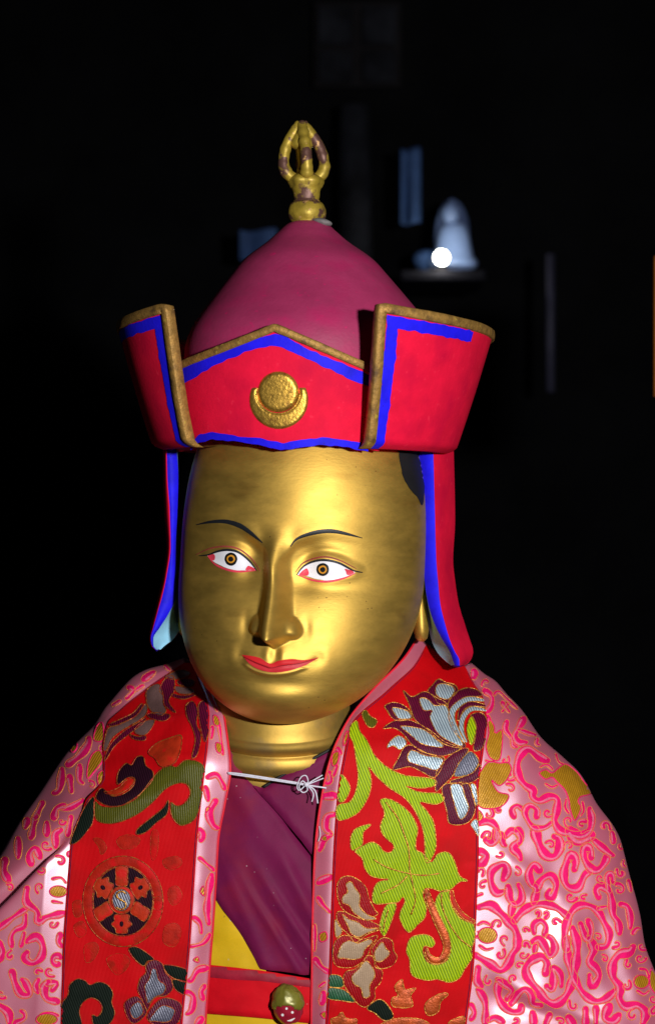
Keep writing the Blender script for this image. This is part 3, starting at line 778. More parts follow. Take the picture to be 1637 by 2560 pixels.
V, F = lathe([(.01, 1), (.5, .85), (.85, .45), (1, 0), (.8, -.6), (.01, -1)], 16)
Vt, Ft = lathe([(.1, 312), (5, 310), (9, 302), (15, 288), (23, 272), (30, 256), (30, 246), (18, 238), (.1, 234)], 20)
MB().add([W(753.5+(vz_-312)*-.06*-1 if False else 753.5, 612-vz_, 0)+Vector((vx_*S*(1+.1*noise.noise(Vector((vx_, vy_, vz_))*.1)), vy_*S, 0)) for vx_, vy_, vz_ in Vt], Ft).build('finial_tip', M['finial'], fin)
c = W(806, 555, -36); MB().add([c+Vector(((v[0]*25+2*noise.noise(Vector(v)*3))*S, v[1]*18*S, (v[2]*9-v[0]*5)*S)) for v in V], F).build('filler_blob', M['solder'], fin)

# ================================================================== CAPE
cape = empty('brocade_cape', W(760, 3000, 60), 'pink satin brocade cape with red embroidered bands draped over the statue shoulders', 'cape')
right = [
 [(1047, 1589, 120), (1066, 1610, 118), (1160, 1664, 110), (1176, 1657, 150)],
 [(1010, 1645, 40), (1036, 1662, 30), (1186, 1712, 50), (1234, 1697, 140)],
 [(935, 1722, -40), (968, 1727, -50), (1207, 1745, 5), (1272, 1750, 125)],
 [(866, 1807, -110), (877, 1814, -125), (1216, 1810, -60), (1342, 1827, 110)],
 [(829, 1887, -150), (859, 1885, -165), (1207, 1883, -110), (1416, 1905, 90)],
 [(805, 1985, -165), (843, 1985, -182), (1195, 1985, -145), (1482, 1990, 70)],
 [(787, 2126, -172), (834, 2111, -190), (1196, 2111, -165), (1552, 2115, 55)],
 [(781, 2285, -175), (827, 2275, -195), (1191, 2267, -180), (1592, 2262, 15)],
 [(779, 2420, -175), (822, 2420, -195), (1184, 2410, -188), (1633, 2420, -5)],
 [(778, 2560, -175), (813, 2560, -195), (1166, 2560, -192), (1675, 2560, -20)],
 [(776, 2960, -175), (800, 2960, -195), (1130, 2960, -195), (1740, 2960, -20)]]
left = [
 [(486, 1651, 60), (483, 1656, 56), (462, 1657, 58), (457, 1646, 95)],
 [(500, 1686, 20), (498, 1702, 8), (363, 1726, 85), (338, 1693, 160)],
 [(530, 1722, -30), (516, 1742, -45), (302, 1776, 65), (268, 1763, 155)],
 [(552, 1755, -70), (524, 1787, -92), (269, 1809, 40), (236, 1812, 140)],
 [(566, 1826, -120), (522, 1845, -142), (257, 1869, -5), (167, 1880, 125)],
 [(576, 1926, -160), (514, 1920, -182), (259, 1940, -70), (115, 1958, 110)],
 [(562, 2011, -165), (503, 2011, -190), (217, 2011, -108), (76, 2025, 95)],
 [(546, 2100, -165), (494, 2100, -190), (180, 2097, -135), (20, 2115, 60)],
 [(540, 2223, -165), (486, 2220, -190), (168, 2225, -158), (-60, 2240, -30)],
 [(529, 2366, -165), (476, 2366, -190), (158, 2380, -168), (-110, 2380, -60)],
 [(514, 2560, -165), (457, 2560, -190), (153, 2560, -178), (-150, 2560, -75)],
 [(490, 2960, -165), (430, 2960, -190), (140, 2960, -185), (-190, 2960, -75)]]
NCOL = [8, 60, 34, 44, 26, 20]
def cape_side(rows, sgn):
    cols = []
    K = []
    for r in rows:
        e0, e1, e2, e3 = [np.array(q, float) for q in r]
        em = e2+(e3-e2)*.55; em[2] = e2[2]+(e3[2]-e2[2])*.26
        e4 = e3+np.array((-sgn*30, 6, 150)); e5 = np.array((760+sgn*120, e3[1]-10, max(e3[2]+260, 300)))
        K.append([e0, e1, e2, em, e3, e4, e5])
    K = np.array(K)                                  # rows, 7, 3
    nr = 190
    rowpos = np.r_[0, np.cumsum(np.linalg.norm(np.diff(K[:, 1:4].mean(1), axis=0), axis=1))]
    ri = np.linspace(0, rowpos[-1], nr)
    C = np.stack([pchip(rowpos, K[:, j], ri) for j in range(7)], 1)
    G_ = np.zeros((nr, sum(NCOL)+1, 3))
    for i in range(nr):
        w3 = np.array([tuple(W(*p)) for p in C[i]])/S
        d = np.r_[0, np.cumsum(np.linalg.norm(np.diff(w3, axis=0), axis=1)+1e-3)]
        xi = np.concatenate([np.linspace(d[k], d[k+1], NCOL[k]+1)[:-1] for k in range(6)]+[[d[-1]]])
        G_[i] = pchip(d, w3, xi)
    # relief of the cloth along the surface normal
    du = np.gradient(G_, axis=1); dv = np.gradient(G_, axis=0)
    N = np.cross(du, dv); N /= np.linalg.norm(N, axis=2)[:, :, None]+1e-9
    N *= np.where(N[:, :, 1:2].mean() > 0, -1, 1)
    s1, s2, s3 = NCOL[0], NCOL[0]+NCOL[1], NCOL[0]+NCOL[1]+NCOL[2]+NCOL[3]
    for i in range(nr):
        for j in range(G_.shape[1]):
            p = G_[i, j]; px, py = p[0]+818.5, 1280-p[2]
            a = noise.noise(Vector((px*.008+py*.004, py*.0055-px*.003, sgn*3)))
            b = noise.noise(Vector((px*.022+py*.01, py*.014-px*.006, sgn*5+2)))
            fade = sstep(0, 8, i)
            if j < s1: amp = 2.5*a+1.5*b
            elif j <= s2:
                e = min(j-s1, s2-j)/10; amp = (5*a+2.2*b)*(.5+.5*min(1, e))
                if sgn < 0: amp += 10*math.exp(-((py-1975-(px-330)*-.12)/22)**2)*sstep(480, 250, px)
            else:
                t = min(1, (j-s2)/12); amp = (13*a+1.5*b)*t*(1 if sgn > 0 else .8)
                if sgn > 0:
                    for (x0, y0, ang, wd_, am) in ((1250, 2120, 34, 24, 12), (1300, 2215, 26, 26, -10), (1430, 2330, 62, 30, 14), (1250, 2400, 36, 24, 11), (1300, 2470, 20, 20, -11), (1480, 2520, 24, 24, 12), (1545, 2380, 72, 26, 10)):
                        ca, sa = math.cos(math.radians(ang)), math.sin(math.radians(ang)); q = (px-x0)*-sa+(py-y0)*ca; l = (px-x0)*ca+(py-y0)*sa
                        amp += am*math.exp(-(q/wd_)**2-(l/150)**2)*t
                else:
                    # the upper sleeve part hangs over the lower one
                    ax_, ay_ = 190, 2080; dx_, dy_ = -.70, .714
                    l = (px-ax_)*dx_+(py-ay_)*dy_; q = (px-ax_)*dy_*-1+(py-ay_)*dx_*-1   # q<0 above-left
                    q = -((px-ax_)*dy_-(py-ay_)*dx_)*-1
                    on = t*sstep(-90, 40, l)
                    amp += on*(34*sstep(-14, 12, q)*math.exp(-max(0, q)/170)-24*math.exp(-((q+12)/16)**2)+8*math.exp(-((q+60)/40)**2))
            G_[i, j] = p+N[i, j]*amp*fade
    return G_, (s1, s2, s3)
def sub(G_, j0, j1, name, m, par, off=0.0, label=None, thick=.0009):
    g = G_[:, j0:j1+1]
    nr, nc = g.shape[:2]
    du = np.gradient(g, axis=1); dv = np.gradient(g, axis=0); N = np.cross(du, dv); N /= np.linalg.norm(N, axis=2)[:, :, None]+1e-9
    if (N[:, :nc//2, 1]).mean() > 0: N = -N; flip = True
    else: flip = False
    V = ((g+N*off)*S).reshape(-1, 3).tolist(); F = grid_faces(nr, nc)
    if flip: F = [tuple(reversed(f)) for f in F]
    o = MB().add(V, F).build(name, m, par)
    sm = o.modifiers.new('thick', 'SOLIDIFY'); sm.thickness = thick; sm.offset = -1
    if label: o['label'] = label
    return o
sides = {}
for sgn, rows, nm in ((1, right, 'right'), (-1, left, 'left')):
    G_, (s1, s2, s3) = cape_side(rows, sgn)
    bord = sub(G_, 0, s1+1, 'collar_border', M['satin'], cape, 0, 'narrow pink satin border along the '+nm+' front edge')
    pan = sub(G_, s1, s2, 'embroidered_band', M['red_satin'], cape, 2.2, 'red embroidered brocade band on the '+nm)
    drp = sub(G_, s2-1, sum(NCOL), 'shoulder_drape', M['satin'], cape, 0, 'pink satin brocade over the '+nm+' shoulder')
    MB().add(*tube([Vector(p)*S for p in G_[::2, 0]], 2.6*S, 8)).build('piping', M['piping'], bord)
    pb = bvh_of(pan)
    for j in (s1+1, s2-1):
        P3 = [Vector(G_[i, j])*S+Vector((0, -3.2*S, 0)) for i in range(4, 190)]
        for a in range(0, len(P3)-1, 1): pass
        MB().add(*tube(P3, .8*S, 5)).build('stitching', M['thread_dark'], pan)
    sides[sgn] = dict(border=bord, panel=pan, drape=drp, bb=bvh_of(bord), pb=pb, db=bvh_of(drp))

# ---- embroidery
def motif(name, outline, m, side, layer=0, thread='thread', step=6, tr=1.25, seg=5, dome=1.6):
    o = resample(catmull(outline, True, seg), 4.5, True)
    s_ = sides[side]; off = .8+1.7*layer
    mb = MB().add(*patch(o, s_['pb'], off, step, dome, 7), 0)
    if not mb.f: return
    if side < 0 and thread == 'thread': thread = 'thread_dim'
    if thread:
        ol = np.vstack([o, o[:1]])
        ol = resample(ol, 3.2)
        for run in line3(ol, s_['pb'], off+.9):
            r = [tr*S*(1+.45*random.uniform(-1, 1)) for _ in run]
            mb.add(*tube(run, r, 5), 1)
    return mb.build(name, [M[m], M[thread or 'thread']], s_['panel'])
def vein(name, pts_, side, hw=1.6, m='thread', layer=1):
    c = resample(catmull(pts_, False, 6), 3.2); s_ = sides[side]; mb = MB()
    for run in line3(c, s_['pb'], 2.8+1.7*layer):
        mb.add(*tube(run, [hw*S*(1+.4*random.uniform(-1, 1)) for _ in run], 5))
    if mb.f: return mb.build(name, M[m], s_['panel'])
def swatch(name, pts_, hw, m, side, layer=0):
    c = resample(catmull(pts_, False, 6), 5); s_ = sides[side]
    w_ = np.interp(np.linspace(0, 1, len(c)), np.linspace(0, 1, len(hw)), hw) if not np.isscalar(hw) else np.full(len(c), hw)
    mb = MB().add(*ribbon(c, w_, s_['pb'], .8+1.7*layer, 1.8), 0)
    o, L0, R0 = ribbon_outline(c, w_)
    for run in line3(resample(np.vstack([o, o[:1]]), 3.2), s_['pb'], 1.7+1.7*layer): mb.add(*tube(run, [1.2*S*(1+.4*random.uniform(-1, 1)) for _ in run], 5), 1)
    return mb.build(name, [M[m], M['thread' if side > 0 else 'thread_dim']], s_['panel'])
A_ = T(780, 1640, .3117); B_ = T(780, 2080, .3117)
mR = lambda n, pts_, m, layer=0, f=A_, **k: motif(n, f(pts_), m, 1, layer, **k)
# stems and leaves of the right band
mR('stem', [(300, 640), (310, 560), (360, 520), (380, 600), (440, 680), (490, 780), (560, 860), (650, 920), (760, 960), (970, 985), (985, 1040), (860, 1060), (745, 1040), (860, 1090), (1030, 1105), (1050, 1160), (980, 1190), (862, 1172), (925, 1250), (975, 1340), (992, 1476), (985, 1560), (940, 1650),
   (905, 1640), (900, 1500), (880, 1370), (820, 1240), (740, 1140), (620, 1060), (520, 970), (452, 888), (470, 960), (470, 1060), (430, 1170), (350, 1270), (212, 1318), (202, 1200), (300, 1170), (350, 1080), (367, 960), (350, 820), (330, 700)], 'green')
mR('leaf', [(215, 1165), (202, 1050), (230, 950), (280, 1000), (305, 1070), (260, 1160)], 'green')
mR('leaf', [(400, 470), (430, 435), (460, 480), (520, 520), (490, 575), (440, 560)], 'olive')
mR('leaf', [(545, -255), (620, -265), (720, -210), (800, -130), (845, -30), (832, 60), (832, 140), (880, 165), (915, 210), (960, 240), (1000, 180), (1060, 158), (1110, 180), (1150, 260), (1180, 350), (1250, 390), (1180, 400), (1120, 450), (1050, 480), (950, 450), (895, 460), (890, 520), (915, 600), (905, 680), (850, 740), (775, 805), (720, 740), (700, 660), (742, 560), (725, 520), (690, 560), (600, 572), (492, 570), (490, 470), (530, 400), (612, 380), (540, 370), (470, 350), (420, 290), (400, 210), (340, 150), (400, 110), (480, 80), (540, 110), (570, 150), (620, 165), (655, 130), (640, 90), (590, 50), (555, 0), (548, -60), (580, -150)], 'green', 0, B_)
mR('leaf', [(310, 130), (310, 40), (340, -20), (400, -50), (475, -62), (420, -10), (408, 15), (400, 105), (340, 145)], 'green', 0, B_)
for v in ([(590, -240), (680, -120), (730, 0), (770, 130), (780, 300), (800, 400), (825, 540), (790, 660)], [(490, 215), (600, 280), (770, 330), (900, 345), (1020, 330)], [(760, 350), (690, 420), (550, 490)]):
    vein('leaf_vein', B_(v), 1)
mR('leaf', [(540, 740), (590, 590), (675, 578), (640, 700), (582, 832), (545, 790)], 'green', 0, B_)
vein('leaf_vein', B_([(610, 620), (580, 720), (570, 800)]), 1)
mR('scroll_leaf', [(1030, 480), (1100, 468), (1110, 560), (1160, 640), (1220, 700), (1295, 740), (1300, 860), (1275, 940), (1280, 1010), (1220, 1100), (1180, 1170), (1100, 1205), (1000, 1180), (930, 1190), (840, 1170), (790, 1130), (780, 1020), (755, 960), (770, 880), (800, 840), (880, 820), (950, 835), (985, 890), (955, 925), (900, 912), (888, 960), (920, 1035), (990, 1064), (1075, 1032), (1108, 950), (1090, 850), (1060, 760), (1010, 650), (985, 560)], 'green', 0, B_)
vein('leaf_vein', B_([(1035, 490), (1040, 590), (1090, 720), (1180, 850), (1270, 920)]), 1)
swatch('gold_curl', B_([(915, 470), (945, 570), (1000, 700), (1060, 830), (1080, 930), (1045, 1010), (980, 1030), (930, 990), (915, 940)]), [6, 8, 9, 10, 10, 9, 8, 8, 4], 'copper', 1, 1)
swatch('gold_curl', B_([(1115, 480), (1130, 560), (1190, 660), (1290, 720)]), [5, 7, 8, 5], 'rust', 1, 0)
# lotus
lot = [('plum', 0, [(925, 285), (960, 240), (1010, 188), (1070, 215), (1140, 235), (1165, 285), (1110, 340), (1080, 385), (1010, 385), (975, 330)]),
 ('silver', 1, [(1000, 240), (1060, 230), (1140, 270), (1092, 350), (1010, 335), (985, 290)]),
 ('plum', 0, [(580, 405), (640, 375), (720, 390), (780, 440), (805, 500), (700, 522), (640, 500), (600, 440)]),
 ('silver', 1, [(640, 420), (700, 425), (770, 450), (792, 502), (700, 510), (660, 470)]),
 ('plum', 0, [(728, 278), (800, 330), (900, 288), (1000, 340), (1080, 390), (1105, 500), (1180, 640), (1225, 735), (1060, 710), (920, 590), (820, 510), (780, 400)]),
 ('silver', 1, [(858, 350), (920, 350), (980, 402), (1060, 400), (1092, 450), (1125, 560), (1205, 722), (1100, 690), (1000, 620), (942, 500), (960, 440), (890, 440)]),
 ('plum', 0, [(568, 585), (640, 530), (740, 508), (850, 545), (960, 610), (1060, 690), (1185, 742), (1100, 790), (1000, 802), (900, 772), (800, 712), (720, 620), (650, 580)]),
 ('silver', 1, [(705, 570), (800, 575), (900, 600), (1000, 680), (1055, 732), (950, 727), (860, 700), (780, 632)]),
 ('silver', 0, [(600, 740), (620, 690), (690, 640), (752, 680), (750, 715), (700, 752), (650, 720)]),
 ('plum', 0, [(648, 912), (690, 820), (740, 730), (800, 720), (880, 770), (1000, 800), (1060, 830), (985, 972), (880, 930), (780, 888)]),
 ('silver', 1, [(792, 758), (900, 798), (1042, 828), (1000, 915), (900, 890), (768, 842)]),
 ('plum', 0, [(1085, 440), (1090, 370), (1130, 310), (1220, 262), (1310, 270), (1360, 320), (1260, 335), (1160, 370), (1115, 430)]),
 ('plum', 0, [(1265, 480), (1340, 455), (1392, 500), (1396, 620), (1360, 742), (1290, 755), (1310, 620), (1300, 520)]),
 ('green', 1, [(1278, 490), (1312, 585), (1272, 722), (1238, 620), (1245, 540)]),
 ('plum', 0, [(990, 1085), (993, 940), (1050, 850), (1130, 780), (1200, 745), (1252, 750), (1185, 860), (1120, 965), (1050, 1035)]),
 ('slate', 1, [(1135, 962), (1160, 880), (1220, 800), (1272, 768), (1332, 842), (1290, 930), (1220, 962)]),
 ('plum', 0, [(1108, 1000), (1200, 972), (1290, 935), (1342, 868), (1352, 950), (1280, 1012), (1180, 1028), (1110, 1022)]),
 ('plum', 0, [(1038, 1085), (1060, 1030), (1130, 1020), (1240, 1018), (1282, 1100), (1305, 1220), (1272, 1312), (1200, 1352), (1098, 1342), (1078, 1250)]),
 ('silver', 1, [(1108, 1035), (1190, 1035), (1222, 1130), (1252, 1230), (1190, 1312), (1150, 1232), (1120, 1122)]),
 ('silver', 0, [(1268, 1028), (1312, 1050), (1324, 1200), (1292, 1150)]), ('silver', 0, [(1268, 1345), (1320, 1310), (1334, 1445), (1290, 1385)])]
for m_, ly, p in lot: mR('lotus_petal', p, m_, ly)
swatch('lotus_petal', A_([(1388, 365), (1250, 352), (1150, 410), (1115, 480), (1140, 580), (1215, 690)]), [3, 6, 8, 8, 7, 3], 'silver', 1, 1)
swatch('lotus_petal', A_([(1385, 408), (1270, 390), (1195, 430), (1168, 520)]), [3, 6, 6, 2], 'plum', 1, 1)
swatch('lotus_petal', A_([(1392, 442), (1275, 430), (1205, 500), (1195, 600), (1232, 690)]), [3, 6, 7, 6, 3], 'silver', 1, 1)
# beige blossom
bl = [([(200, 440), (230, 370), (290, 352), (360, 375), (430, 440), (455, 530), (500, 620), (525, 662), (400, 692), (270, 640), (215, 560)], [(270, 420), (310, 395), (345, 450), (385, 510), (380, 590), (440, 660), (518, 692), (420, 700), (330, 640), (300, 590), (240, 560), (250, 510), (285, 480)]),
 ([(200, 645), (260, 640), (370, 690), (480, 720), (555, 770), (440, 820), (350, 885), (290, 820), (210, 740)], [(240, 660), (300, 700), (370, 722), (430, 768), (532, 770), (440, 808), (370, 842), (310, 810), (290, 760)]),
 ([(168, 1000), (180, 890), (240, 830), (330, 840), (400, 860), (525, 828), (470, 920), (430, 1010), (330, 1082), (200, 1075)], [(205, 1000), (240, 900), (300, 870), (370, 890), (450, 858), (485, 878), (420, 940), (400, 1000), (330, 1020), (260, 1010)]),
 ([(480, 930), (560, 848), (640, 870), (652, 950), (682, 1000), (640, 1070), (540, 1092), (490, 1010)], [(500, 960), (560, 880), (590, 930), (622, 970), (560, 1032), (510, 1030)]),
 ([(248, 1200), (270, 1120), (340, 1100), (400, 1050), (440, 988), (500, 1010), (502, 1080), (562, 1110), (550, 1200), (502, 1260), (502, 1330), (430, 1402), (360, 1370), (290, 1280)], [(318, 1160), (370, 1100), (430, 1030), (480, 1080), (502, 1150), (460, 1230), (462, 1310), (412, 1325), (390, 1250), (340, 1220)])]
for a, b in bl: mR('blossom_petal', a, 'crimson', 0, B_); mR('blossom_petal', b, 'beige', 1, B_)
mR('blossom_petal', [(185, 700), (242, 790), (192, 842)], 'beige', 0, B_)
for p in ([(130, 1150), (230, 1155), (250, 1240), (125, 1235)], [(122, 1252), (260, 1265), (348, 1360), (240, 1352), (122, 1330)]): mR('stem_band', p, 'dgreen', 0, B_, seg=3)
mR('stem_band', [(440, 1412), (530, 1340), (600, 1380), (652, 1480), (580, 1512), (500, 1450)], 'black_green', 0, B_)
for p in ([(720, 1180), (742, 1260), (832, 1250), (790, 1310), (802, 1400), (650, 1400), (640, 1330), (690, 1310), (660, 1240)], [(900, 1400), (940, 1340), (1040, 1290), (1092, 1300), (1030, 1360), (1010, 1440), (930, 1472)], [(150, 1500), (200, 1480), (240, 1440), (270, 1490), (360, 1500), (330, 1560), (180, 1560)], [(540, 1560), (640, 1500), (780, 1490), (900, 1510), (960, 1580), (740, 1600)], [(1090, 1540), (1130, 1500), (1220, 1480), (1200, 1560)]):
    mR('gold_sprig', p, 'copper', 0, B_)
# ---- left band
C_ = T(140, 1640, .2857); Dd = T(140, 2080, .2857)
mL = lambda n, pts_, m, layer=0, f=C_, **k: motif(n, f(pts_), m, -1, layer, **k)
mL('cloud_scroll', [(545, 1130), (550, 1020), (620, 940), (665, 958), (710, 888), (770, 885), (790, 960), (852, 1010), (852, 1080), (800, 1150), (700, 1240), (560, 1312), (440, 1305), (355, 1250), (370, 1190), (410, 1160), (480, 1222), (560, 1222), (640, 1182), (692, 1120), (690, 1070), (630, 1068)], 'black_plum', thread='thread')
mL('scroll_leaf', [(340, 1270), (400, 1312), (500, 1322), (600, 1302), (720, 1235), (850, 1070), (940, 980), (1010, 960), (1060, 972), (1130, 915), (1220, 918), (1290, 960), (1302, 1050), (1272, 1250), (1240, 1380), (1190, 1450), (1100, 1482), (1040, 1440), (1008, 1370), (1008, 1280), (1060, 1312), (1130, 1285), (1178, 1200), (1150, 1128), (1080, 1112), (970, 1160), (860, 1270), (740, 1370), (600, 1440), (470, 1468), (355, 1430)], 'olive')
mL('leaf', [(708, 1562), (720, 1510), (830, 1420), (940, 1330), (988, 1258), (975, 1380), (880, 1460), (790, 1540)], 'black_green')
mL('leaf', [(130, 1640), (200, 1440), (270, 1300), (340, 1240), (330, 1440), (280, 1530), (200, 1620)], 'black_green')
mL('cloud_scroll', [(420, 1190), (480, 1185), (560, 1150), (620, 1090), (680, 1075), (690, 1110), (630, 1170), (540, 1215), (450, 1210)], 'rust')
for p in ([(470, 600), (560, 560), (680, 500), (750, 420), (760, 450), (700, 530), (600, 580), (500, 620)], [(425, 920), (480, 780), (600, 660), (740, 575), (790, 540), (770, 590), (640, 690), (520, 790), (450, 900)], [(650, 690), (720, 708), (790, 700), (780, 742), (690, 732)],
          [(960, 200), (1032, 180), (1042, 300), (990, 400), (1055, 502), (960, 442), (940, 350), (908, 300)], [(800, 520), (860, 500), (1002, 520), (950, 572), (840, 552)], [(1068, 222), (1140, 198), (1222, 220), (1180, 272), (1080, 252)], [(1018, 330), (1100, 350), (1232, 340), (1130, 382), (1030, 362)],
          [(1140, 440), (1200, 400), (1242, 480), (1232, 600), (1272, 700), (1240, 860), (1190, 892), (1222, 740), (1190, 620), (1150, 540)], [(1250, 430), (1340, 400), (1350, 560), (1310, 760), (1270, 640)]):
    mL('lotus_petal', p, 'plum', 0)
for p in ([(460, 640), (560, 600), (700, 530), (790, 420), (800, 500), (740, 562), (600, 642), (500, 720), (442, 832), (420, 800)], [(690, 650), (760, 580), (862, 560), (850, 620), (790, 690), (720, 690)], [(800, 300), (900, 245), (940, 330), (945, 430), (970, 480), (920, 532), (850, 500), (800, 420)], [(1035, 270), (1130, 275), (1210, 300), (1190, 335), (1080, 330)], [(960, 180), (1090, 120), (1180, 150), (1120, 195), (1010, 205)]):
    mL('lotus_petal', p, 'dimgrey', 0)
mL('leaf', [(810, 850), (880, 770), (1000, 720), (1100, 700), (1092, 830), (1040, 940), (930, 972), (870, 900)], 'rust')
# wheel
def ring_motif(cx, cy, rx, ry, hw, m, layer):
    P = Dd(circle(cx, cy, rx, ry, 60)); P = P+P[:2]
    swatch('wheel_rim', P, hw, m, -1, layer)
ring_motif(590, 605, 305, 350, 13, 'tonal', 0)
mL('wheel_disc', circle(590, 600, 268, 308, 40), 'black_plum', 0, Dd, seg=2)
cxw, cyw = 580, 590
def rot(p, a): 
    ca, sa = math.cos(a), math.sin(a); return [(cxw+(x*ca-y*sa), cyw+(x*sa+y*ca)*1.12) for x, y in p]
for k in range(6):
    a = math.radians(60*k)
    if k % 2 == 0: p = [(-50, -258), (50, -258), (50, -180), (50, -112), (-50, -112), (-50, -180)]
    else: p = [(-48, -262), (48, -262), (52, -225), (96, -190), (60, -165), (70, -120), (0, -112), (-70, -120), (-60, -165), (-96, -190), (-52, -225)]
    mL('wheel_spoke', rot(p, a), 'rust', 1, Dd, seg=2)
    if k % 2: mL('spoke_hole', rot([(18*math.cos(q), -190+24*math.sin(q)) for q in np.linspace(0, 6.28, 9)[:-1]], a), 'black_plum', 2, Dd, thread=None)
mL('wheel_hub', circle(580, 592, 112, 120, 30), 'rust', 2, Dd, seg=2)
mL('hub_disc', circle(580, 592, 82, 96, 30), 'slate', 3, Dd, seg=2)
vein('hub_letter', Dd([(622, 536), (590, 515), (548, 530), (545, 566), (580, 590), (618, 615), (618, 652), (578, 672), (538, 652)]), -1, 2.2, 'thread', 4)
mL('cloud_scroll', [(45, 1560), (60, 1490), (110, 1420), (120, 1340), (190, 1285), (260, 1300), (300, 1337), (380, 1310), (460, 1340), (502, 1410), (490, 1490), (517, 1570), (500, 1640), (440, 1700), (340, 1700), (320, 1600), (370, 1612), (408, 1550), (380, 1480), (310, 1450), (240, 1490), (208, 1570), (222, 1700), (45, 1700)], 'black_green', 0, Dd)
fl_ = [([(718, 1380), (740, 1280), (790, 1230), (790, 1160), (860, 1118), (930, 1150), (960, 1230), (1012, 1290), (1022, 1370), (960, 1432), (880, 1442), (830, 1500), (800, 1562), (760, 1470)], [(780, 1340), (820, 1280), (840, 1200), (880, 1198), (900, 1290), (962, 1340), (940, 1412), (870, 1440), (810, 1502), (790, 1430)]),
 ([(598, 1520), (640, 1460), (720, 1440), (780, 1520), (792, 1590), (700, 1672), (640, 1640)], [(650, 1550), (720, 1480), (762, 1530), (760, 1592), (690, 1632)]),
 ([(798, 1625), (870, 1500), (960, 1450), (1082, 1490), (1102, 1580), (1050, 1682), (900, 1695)], [(820, 1642), (920, 1520), (1000, 1530), (1042, 1560), (1010, 1642), (950, 1662), (870, 1652)])]
for a, b in fl_: mL('blossom_petal', a, 'plum', 0, Dd); mL('blossom_petal', b, 'slate', 1, Dd)
for p in ([(638, 1020), (720, 1008), (862, 1110), (800, 1130), (770, 1172), (690, 1110)], [(950, 1160), (1165, 1210), (1152, 1312), (1000, 1260)], [(1020, 1290), (1152, 1320), (1142, 1422), (1050, 1380)]): mL('stem_band', p, 'black_green', 0, Dd, seg=4)
for p in ([(330, 60), (400, 60), (450, 140), (400, 200), (380, 130)], [(540, 60), (640, 20), (740, 60), (700, 130), (600, 150), (550, 120)], [(840, 0), (900, 0), (890, 180), (850, 250), (830, 160)], [(260, 990), (340, 960), (380, 1020), (330, 1120), (270, 1140), (250, 1060)], [(450, 1100), (560, 1060), (650, 1110), (620, 1200), (540, 1250), (470, 1180)],
          [(990, 500), (1060, 470), (1110, 560), (1040, 640), (990, 600)], [(960, 820), (1060, 800), (1100, 880), (1040, 1000), (940, 960)], [(160, 820), (240, 780), (270, 880), (200, 920)], [(150, 620), (220, 600), (230, 720), (170, 740)], [(940, 240), (1060, 210), (1110, 270), (1030, 330), (960, 310)]):
    mL('tonal_sprig', p, 'tonal', 0, Dd, tr=.35, dome=.6)

# ---- woven scrolls of the pink satin
STROKES = {}
def scroll(strokes, f, key, side, hwk, gold=False, name='woven_scroll'):
    s_ = sides[side]; b = s_[key+'b'] if key != 'b' else s_['bb']
    b = {'d': s_['db'], 'b': s_['bb']}[key]; par = {'d': s_['drape'], 'b': s_['border']}[key]
    for pts_, w_ in strokes:
        P = catmull(f(pts_), False, 8); c = resample(P, 4.5); n = len(c)
        if n < 3: continue
        wmx = w_*hwk*1.15; tg = np.gradient(c, axis=0); tg /= np.linalg.norm(tg, axis=1)[:, None]+1e-9; nq = np.stack([-tg[:, 1], tg[:, 0]], 1)
        cs = [cast(*q, b) for q in c]
        E3 = [[cast(*(c[i]+nq[i]*wmx*q), b) for q in (-1.35, -.6, 0, .6, 1.35)] for i in range(n)]
        def okrow(i):
            if any(e is None for e in E3[i]): return False
            if max((E3[i][q][0]-E3[i][q+1][0]).length for q in range(4)) > 26*S: return False
            return i == 0 or all(E3[i-1][q] is None or (E3[i][q][0]-E3[i-1][q][0]).length < 22*S for q in range(5))
        good = [okrow(i) for i in range(n)]
        runs_ = []; st = None
        for i, g_ in enumerate(good+[False]):
            if g_ and st is None: st = i
            if not g_ and st is not None: runs_.append((st, i)); st = None
        if not runs_: continue
        a0, a1 = max(runs_, key=lambda r_: r_[1]-r_[0])
        if a1-a0 < 4: continue
        c = c[a0:a1]; n = len(c)
        s = np.arange(n)*4.5
        hw = 1.15*w_*hwk*(1+.20*np.sin(s/9.0+random.uniform(0, 6)))*np.interp(s/(s[-1]+1e-6), [0, .08, .5, .92, 1], [.95, 1.1, 1, 1, .8])
        mb = MB().add(*ribbon(c, hw, b, .4, .25), 0)
        o, L0, R0 = ribbon_outline(c, hw)
        for run in sorted(line3(resample(np.vstack([o, o[:1]]), 4), b, .4), key=len)[-1:]: mb.add(*tube(run, .75*S, 4), 1)
        if hw.mean() > 3.5:
            t = np.gradient(c, axis=0); t /= np.linalg.norm(t, axis=1)[:, None]+1e-9
            ci = c+np.stack([-t[:, 1], t[:, 0]], 1)*(hw*.36)[:, None]
            mb.add(*ribbon(ci[1:-1] if n > 6 else ci, (hw*.20)[1:-1] if n > 6 else hw*.2, b, .85, .1, 2), 2)
            for run in line3(c+np.stack([-t[:, 1], t[:, 0]], 1)*(hw*.62)[:, None], b, .6)[:1]: mb.add(*tube(run, .4*S, 4), 1)
        STROKES.setdefault((side, key), []).append(c)
        if mb.f: mb.build(name, [M['scroll'], M['thread_pink'], M['scroll_core']], par)
def goldpoly(polys, f, side, key='d'):
    s_ = sides[side]; b = {'d': s_['db'], 'b': s_['bb']}[key]; par = {'d': s_['drape'], 'b': s_['border']}[key]
    for p in polys:
        o = resample(catmull(f(p), True, 5), 4.5, True)
        mb = MB().add(*patch(o, b, .6, 6, 1.0, 6), 0)
        for run in line3(np.vstack([o, o[:1]]), b, 1.0): mb.add(*tube(run, 1.5*S, 5), 1)
        if mb.f: mb.build('woven_gold_leaf', [M['scroll_gold'], M['scroll']], par)
